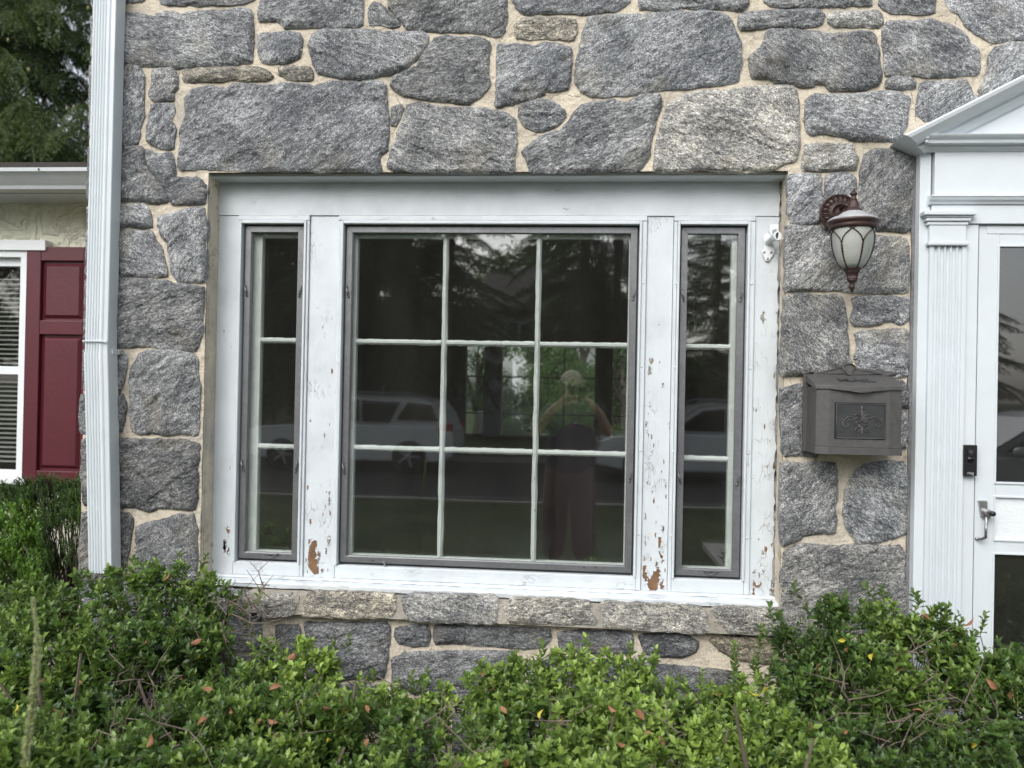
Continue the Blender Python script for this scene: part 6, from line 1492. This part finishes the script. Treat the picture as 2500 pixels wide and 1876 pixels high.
def car(name, label, rear_x, y, flip=1, z0=-.37, L_=4.9, paint=None):
    c = empty(name, (rear_x, y, z0)); tag(c, label, 'car', 'cars parked along the street'); c.rotation_euler = (0, 0, 0)
    body = paint or simple('white_car_paint', (.62, .63, .64), .22, 0, nscale=3, namp=.03, coat=.6)
    S = lambda x: -x * flip          # x measured forwards from the tail
    W_ = .96
    low = [(0.02, .42), (.0, .62), (.03, .95), (.10, 1.08), (3.75, 1.06), (4.55, .98), (4.82, .86), (4.9, .62), (4.88, .36), (4.35, .26), (.35, .26)]
    up_ = [(.10, 1.07), (.22, 1.35), (.48, 1.66), (.9, 1.74), (2.3, 1.74), (2.75, 1.66), (3.55, 1.09), (3.6, 1.05)]
    def loft(prof, ws, name_, mat_, bev):
        q = MB(); n = len(prof)
        for k, (yy, inset, sc) in enumerate(ws):
            cx = sum(p[0] for p in prof) / n; cz = sum(p[1] for p in prof) / n
            for x, z in prof: q.v.append((S(cx + (x - cx) * sc), yy, cz + (z - cz) * sc if inset else z))
        for k in range(len(ws) - 1):
            for i in range(n): q.f.append((k * n + i, k * n + (i + 1) % n, (k + 1) * n + (i + 1) % n, (k + 1) * n + i))
        q.f += [tuple(range(n)), tuple(range(len(ws) * n - 1, (len(ws) - 1) * n - 1, -1))]
        return q.build(name_, mat_, c, bevel=bev, seg=3)
    loft(low, [(-W_, 0, .97), (-W_ + .06, 0, 1), (W_ - .06, 0, 1), (W_, 0, .97)], 'body', body, .05)
    loft(up_, [(-W_ + .16, 1, .93), (-W_ + .08, 0, 1), (W_ - .08, 0, 1), (W_ - .16, 1, .93)], 'cabin', body, .05)
    dk = M['lens']
    for s_ in (1, -1):
        yy = s_ * (W_ - .085)
        for P in ([(.38, 1.20), (.55, 1.55), (1.05, 1.60), (1.30, 1.20)], [(1.45, 1.14), (1.22, 1.60), (2.10, 1.62), (2.10, 1.14)], [(2.18, 1.14), (2.18, 1.62), (2.62, 1.58), (3.25, 1.14)]):
            q = MB(); q.prism_y([(S(a_), b_) for a_, b_ in P], yy - .02 * 1, yy + .02); q.build('window', dk, c)
        q = MB(); q.box(S(-.0), S(.34), s_ * (W_ - .03), s_ * (W_ + .004), .98, 1.14); q.build('tail_light', simple('tail_red', (.30, .01, .012), .2), c, bevel=.02)
        q = MB(); q.box(S(4.5), S(4.86), s_ * (W_ - .3), s_ * (W_ - .02), .72, .86); q.build('headlight', M['steel'], c, bevel=.02)
        q = MB(); q.tube([(S(.9), s_ * .74, 1.76), (S(1.0), s_ * .74, 1.80), (S(2.6), s_ * .74, 1.80), (S(2.75), s_ * .74, 1.74)], .02, 6); q.build('roof_rail', M['alu'], c)
        q = MB(); q.sphere((S(3.15), s_ * (W_ + .10), 1.14), (.12, .09, .09), 10, 7); q.build('mirror', body, c, smooth=True)
        for x in (1.0, 3.95):
            q = MB(); q.lathe([(.02, -.11), (.36, -.11), (.375, -.08), (.375, .08), (.36, .11), (.25, .11)], (S(x), s_ * (W_ - .10), .37), 32, 'Y'); ty = q.build('tyre', M['black'], c)
            q = MB(); q.lathe([(.02, 0), (.24, 0), (.255, .02), (.255, .03)], (S(x), s_ * (W_ + .008) + (.0), .37), 28, 'Y')
            for k in range(5):
                t = 6.283 * k / 5; q.tube([(S(x), s_ * (W_ + .02), .37), (S(x) + .24 * math.cos(t), s_ * (W_ + .02), .37 + .24 * math.sin(t))], [.045, .025], 6)
            q.build('rim', M['steel'], ty)
    return c
car('parked_car', 'white suv parked across the street, mirrored in the centre window', rat(1118, 1100, 15.1).x, -15.1)
car('parked_car', 'white suv parked across the street opposite the front door', rat(1450, 1090, 14.6).x + 4.9, -14.6)
car('parked_car', 'silver suv parked at the near kerb to the right of the path', 9.9, -10.7, paint=simple('silver_paint', (.42, .43, .44), .25, .3))

# big trees over the street side
CT = [(790, 19, 13, 5.0), (900, 17.5, 12, 4.2), (985, 21, 14, 4.6), (1085, 18.8, 11, 3.6), (1420, 20.5, 12, 3.9), (1500, 19, 13, 4.2), (620, 20, 12, 4.5), (1592, 24, 12, 1.8), (1812, 18.8, 12, 2.3), (2330, 21, 9, 2.4), (1745, 23, 11, 2.6)]  # the last conifer is added to dim the bright sky in the right side window
CL = ['tallest conifer across the street, behind the white suv mirrored in the centre window', 'drooping conifer across the street, in front of the grey house window', 'conifer across the street, left of the dark red door', 'conifer across the street, between the grey and the white house', 'conifer across the street, at the right corner of the white house', 'conifer across the street, just right of the white house',
      'conifer across the street, in front of the tan house', 'conifer well behind the street, left of the brick house', 'conifer across the street, in front of the brick house', 'conifer across the street, at the right end of the brick house', 'slender conifer added across the street to darken the sky mirrored in the right side window']
for i, (px, D, h, rad) in enumerate(CT):
    conifer(rat(px, 900, D).x, -D, h, rad, 60 + i, CL[i], 150, z0=-.3, zmin=.16 if i not in (3,) else .3, group='conifers across the street')
CLUMP = []
def clump_mesh(seed, n=420):
    rs = np.random.RandomState(seed); v = rs.normal(0, 1, (n, 3)); v /= np.linalg.norm(v, axis=1, keepdims=True); p = v * (rs.rand(n, 1) ** .4) * np.array([1, 1, .8]) * .5
    D = v + rs.normal(0, .6, (n, 3)); Nn = np.array([0, 0, 1.0]) + v * .6 + rs.normal(0, .4, (n, 3)); return bake('leaf_clump', p, frames(D, Nn), rs.uniform(.07, .12, n), .45 + .4 * p[:, 2] + rs.normal(0, .1, n), [HOLLY[2]], np.zeros(n, int), M['broad'])
CLUMP = [clump_mesh(1), clump_mesh(2), clump_mesh(3)]
def leafy_tree(x, y, h, rad, seed, label, n=60, z0=0, group='leafy trees', low=.3, cs=1.0):
    r = random.Random(seed); root = empty('leafy_tree', (x, y, z0)); tag(root, label, 'tree', group)
    q = MB(); q.tube([(0, 0, 0), (.05, 0, h * .3), (0, .05, h * .7)], [h * .03, h * .022, h * .008], 9)
    for k in range(6):
        an = r.uniform(0, 6.28); q.tube([(.02, 0, h * (.3 + .05 * k)), (math.cos(an) * rad * .4, math.sin(an) * rad * .4, h * (.5 + .05 * k)), (math.cos(an) * rad * .75, math.sin(an) * rad * .75, h * (.6 + .05 * k))], [h * .012, h * .008, h * .003], 6, cap=False)
    q.build('trunk', M['darkbark'], root, smooth=True)
    for k in range(n):
        an = r.uniform(0, 6.28); u = r.uniform(-1, 1); rr_ = rad * math.sqrt(max(0.05, 1 - u * u)) * r.uniform(.5, 1); s_ = r.uniform(1.0, 1.9) * rad * .35 * cs
        o = link('leaf_clump', CLUMP[k % 3], root); o.location = (rr_ * math.cos(an), rr_ * math.sin(an), h * (low + (1 - low) * (u + 1) / 2)); o.rotation_euler = (r.uniform(-.3, .3), r.uniform(-.3, .3), r.uniform(0, 6.28)); o.scale = (s_,) * 3
    return root
LL = ['beside the tan house', 'behind the white house', 'beside the brick house', 'left of the tan house', 'right of the brick house', 'at the far left end of the street', 'at the far right end of the street']
for i, (x, D, h, rad) in enumerate(((-9, 24, 9, 3.4), (-1.5, 36, 9, 4), (9, 26, 4.2, 2.0), (-16, 26, 10, 4), (22, 24, 8, 3), (-24, 24, 10, 4), (26, 26, 10, 4))):
    leafy_tree(x, -D, h, rad, 80 + i, 'round leafy tree across the street, ' + LL[i], 50, z0=-.3, group='leafy trees across the street')
# garden at the back, seen through the room
leafy_tree(wx(1160, 900, 8.0), 8.2, 3.0, .75, 91, 'small bright leafy tree in the back garden seen through the window', 46, group=None, low=.1, cs=1.0)
leafy_tree(wx(1260, 1000, 8.6), 8.8, 1.5, .9, 92, 'pale green rounded bush in the back garden below the white house', 40, group=None, low=.1, cs=.7)
leafy_tree(wx(1345, 1020, 9.0), 9.2, 1.6, .9, 95, 'low bush in the back garden, to the right of the pale one', 40, group=None, low=.1, cs=.7)
leafy_tree(wx(1420, 880, 12.0), 12.2, 4.2, 1.15, 93, 'dark leafy tree in the back garden, right of the white house', 90, group=None, low=.10, cs=1.1)
leafy_tree(wx(1520, 950, 10.0), 10.2, 3.0, .8, 94, 'slim leafy tree in the back garden at the right edge of the room window', 40, group=None, low=.1)
q = MB(); 
nh = empty('garden_house', (wx(1375, 950, 14), 14.0, 0)); tag(nh, 'white sided neighbouring house behind the back garden', 'house')
x0_, x1_ = wx(1250, 950, 14) - nh.location.x, wx(1470, 950, 14) - nh.location.x
q.box(x0_, x1_, 0, 5, 0, 3.2); q.build('wall', simple('white_siding', (.66, .68, .70), .6), nh)
q = MB(); q.prism_x([(-.4, 3.15), (-.4, 3.3), (2.5, 4.8), (5.4, 3.3), (5.4, 3.15)], x0_ - .3, x1_ + .3); q.build('roof', M['shingle'], nh)
q = MB(); q.box(x0_ + .35, x0_ + 1.1, -.03, .02, 1.1, 2.1); wnn = q.build('window', M['vinyl'], nh); q = MB(); q.box(x0_ + .41, x0_ + 1.04, -.04, -.031, 1.16, 2.04); q.build('pane', M['lens'], wnn)
um = empty('patio_umbrella', (wx(1172, 1030, 6.6), 6.6, 0)); tag(um, 'closed pale grey patio umbrella seen through the room window', 'umbrella')
zu1, zu0 = wz(1172, 1008, 6.6), wz(1172, 1068, 6.6)
q = MB(); q.tube([(0, 0, 0), (0, 0, zu1)], .018, 8); q.build('pole', M['wood'], um)
q = MB(); q.lathe([(.02, zu1 + .02), (.045, zu1), (.05, zu1 - .08), (.08, zu0 + .05), (.11, zu0 - .1), (.02, zu0 - .1)], (0, 0, 0), 32, flute=8, famp=.18); q.build('canopy', simple('grey_canopy', (.36, .36, .34), .8), um, smooth=True)
q = MB(); q.lathe([(.25, 0), (.25, .05), (.05, .08), (.03, .3)], (0, 0, 0), 20); q.build('base', M['concrete'], um)
# ================================================================ the photographer, standing where the picture is taken from
pn = empty('person', (-.06, -3.52, 0)); tag(pn, 'person in cap, dark shirt and pale trousers holding a phone, mirrored in the window', 'person')
# local frame: faces +y (towards the house), x to the right
def skin_body(name, verts, edges, radii, mat, parent, root=0, sub=2):
    me = bpy.data.meshes.new(name); me.from_pydata(verts, edges, []); o = link(name, me, parent); me.materials.append(mat)
    sk = o.modifiers.new('skin', 'SKIN'); 
    if not me.skin_vertices: 
        bm = bmesh.new(); bm.from_mesh(me); bm.verts.layers.skin.verify(); bm.to_mesh(me); bm.free()
    for i, v in enumerate(me.skin_vertices[0].data): v.radius = radii[i] if isinstance(radii[i], tuple) else (radii[i], radii[i]); v.use_root = (i == root)
    sb = o.modifiers.new('sub', 'SUBSURF'); sb.levels = sub; sb.render_levels = sub
    sk.use_smooth_shade = True; return o
skinm = simple('skin', (.50, .29, .21), .5, nscale=30); tee = simple('dark_shirt', (.035, .045, .065), .9, nscale=40, bscale=30, bdist=.004); pants = simple('pale_trousers', (.16, .105, .105), .85, nscale=30, bscale=12, bdist=.01)
capm = simple('tan_cap', (.62, .56, .44), .85, nscale=60, bscale=200); hair = simple('brown_hair', (.07, .045, .03), .8)
V = []; E_ = []; Rr = []
def J(p, r, par=None): V.append(p); Rr.append(r); i = len(V) - 1; (E_.append((par, i)) if par is not None else None); return i
pel = J((0, 0, .97), (.10, .07)); ab = J((0, 0, 1.10), (.11, .07), pel); chs = J((0, .0, 1.30), (.12, .075), ab); nk0 = J((0, 0, 1.43), (.06, .055), chs); nk = J((0, .01, 1.50), .055, nk0); hd0 = J((0, .03, 1.575), (.066, .085), nk); hd1 = J((0, .03, 1.66), (.073, .092), hd0); hd2 = J((0, .02, 1.72), (.05, .062), hd1)
HANDS = []
for s_ in (1, -1):
    sh_ = J((s_ * .18, 0, 1.39), .050, chs)
    if s_ == 1: el = J((.33, .10, 1.22), .043, sh_); fa = J((.24, .22, 1.40), .038, el); wr_ = J((.10, .30, 1.545), .027, fa); pl2 = J((.065, .325, 1.585), (.034, .020), wr_)
    else: el = J((-.30, .10, 1.17), .043, sh_); fa = J((-.20, .22, 1.37), .038, el); wr_ = J((-.03, .30, 1.535), .027, fa); pl2 = J((-.005, .325, 1.57), (.034, .020), wr_)
    HANDS.append((s_, V[pl2], pl2))
    hp_ = J((s_ * .10, 0, .86), .060, pel); kn = J((s_ * .12, .02, .50), .050, hp_); cf = J((s_ * .125, -.01, .32), .058, kn); an_ = J((s_ * .13, 0, .09), .038, cf); ft = J((s_ * .14, .12, .04), (.042, .03), an_); J((s_ * .145, .20, .03), (.035, .02), ft)
for s_, c, pi_ in HANDS:
    for f in range(4):
        ox = s_ * (.030 - .001 * f); oz = .030 - .019 * f; ln = (.038, .043, .040, .031)[f]
        a = J((c[0] - s_ * .012 + .0, c[1] + .012, c[2] + oz), .0095, pi_); b = J((c[0] - s_ * (.012 + ln * .7), c[1] + .028, c[2] + oz + .010), .0085, a); J((c[0] - s_ * (.016 + ln * 1.25), c[1] + .018, c[2] + oz + .014), .0075, b)
    t1 = J((c[0] + s_ * .006, c[1] - .016, c[2] + .018), .011, pi_); J((c[0] - s_ * .018, c[1] - .022, c[2] + .040), .0085, t1)
bd = skin_body('body', V, E_, Rr, skinm, pn)
# clothes follow the same joints, a little larger
V2 = [(0, 0, .84), (0, 0, .98), (0, 0, 1.12), (0, 0, 1.30), (0, 0, 1.43), (.18, 0, 1.40), (.27, .06, 1.29), (-.18, 0, 1.40), (-.26, .06, 1.26)]
skin_body('shirt', V2, [(0, 1), (1, 2), (2, 3), (3, 4), (3, 5), (5, 6), (3, 7), (7, 8)], [(.24, .19), (.23, .185), (.22, .18), (.23, .18), (.12, .10), .105, .095, .105, .095], tee, pn, 3)
V3 = [(0, 0, 1.04), (0, 0, .93), (.10, 0, .84), (.12, .02, .50), (.125, 0, .30), (.13, 0, .10), (-.10, 0, .84), (-.12, .02, .50), (-.125, 0, .30), (-.13, 0, .10)]
skin_body('trousers', V3, [(0, 1), (1, 2), (2, 3), (3, 4), (4, 5), (1, 6), (6, 7), (7, 8), (8, 9)], [(.19, .15), (.20, .155), .135, .115, .110, .105, .135, .115, .110, .105], pants, pn, 0)
q = MB()
for s_ in (1, -1): q.sphere((s_ * .14, .07, .05), (.055, .14, .05), 12, 8)
for s_ in (1, -1): q = MB(); q.sphere((s_ * .14, .07, .045), (.055, .145, .048), 12, 8); q.build('shoe', M['black'], pn, smooth=True)
q = MB(); q.sphere((0, .015, 1.665), (.096, .115, .10), 18, 12); q.v = [(x, y, max(z, 1.665)) for x, y, z in q.v]; cp = q.build('cap', capm, pn, smooth=True)
q = MB(); P = [(.085 * math.cos(t), .02 + .19 * math.sin(t) * (1 if True else 0), 0) for t in np.linspace(0, math.pi, 12)]; q.add([(x, y, 1.668 - .02 * (y > .12)) for x, y, z in P] + [(x, y, 1.662 - .02 * (y > .12)) for x, y, z in P], [tuple(range(12)), tuple(range(23, 11, -1))] + [(i, i + 1, i + 13, i + 12) for i in range(11)]); q.build('brim', capm, cp)
q = MB(); q.sphere((0, -.005, 1.63), (.092, .100, .085), 16, 10); q.build('hair', hair, pn, smooth=True)
q = MB(); q.tube([(0, .115, 1.635), (0, .140, 1.605), (0, .118, 1.597)], [.008, .016, .010], 8); q.build('nose', skinm, pn, smooth=True)
for s_ in (1, -1):
    q = MB(); q.sphere((s_ * .030, .108, 1.632), (.013, .010, .009), 10, 7); q.build('eye', M['vinyl'], pn, smooth=True)
    q = MB(); q.sphere((s_ * .092, .025, 1.62), (.010, .018, .030), 8, 6); q.build('ear', skinm, pn, smooth=True)
q = MB(); q.tube([(-.024, .112, 1.570), (0, .120, 1.567), (.024, .112, 1.570)], [.003, .006, .003], 6); q.build('mouth', simple('lips', (.35, .12, .10), .5), pn, smooth=True)
ph = empty('phone', (-.01, -3.135, 1.592)); tag(ph, 'dark phone held up in both hands by the photographer', 'phone')
q = MB(); q.box(-.075, .075, -.008, 0, -.038, .038); q.build('case', M['black'], ph, bevel=.006, seg=3)
q = MB(); q.box(-.065, -.020, -.0005, .003, -.005, .030); q.build('camera_bump', M['lens'], ph, bevel=.002)
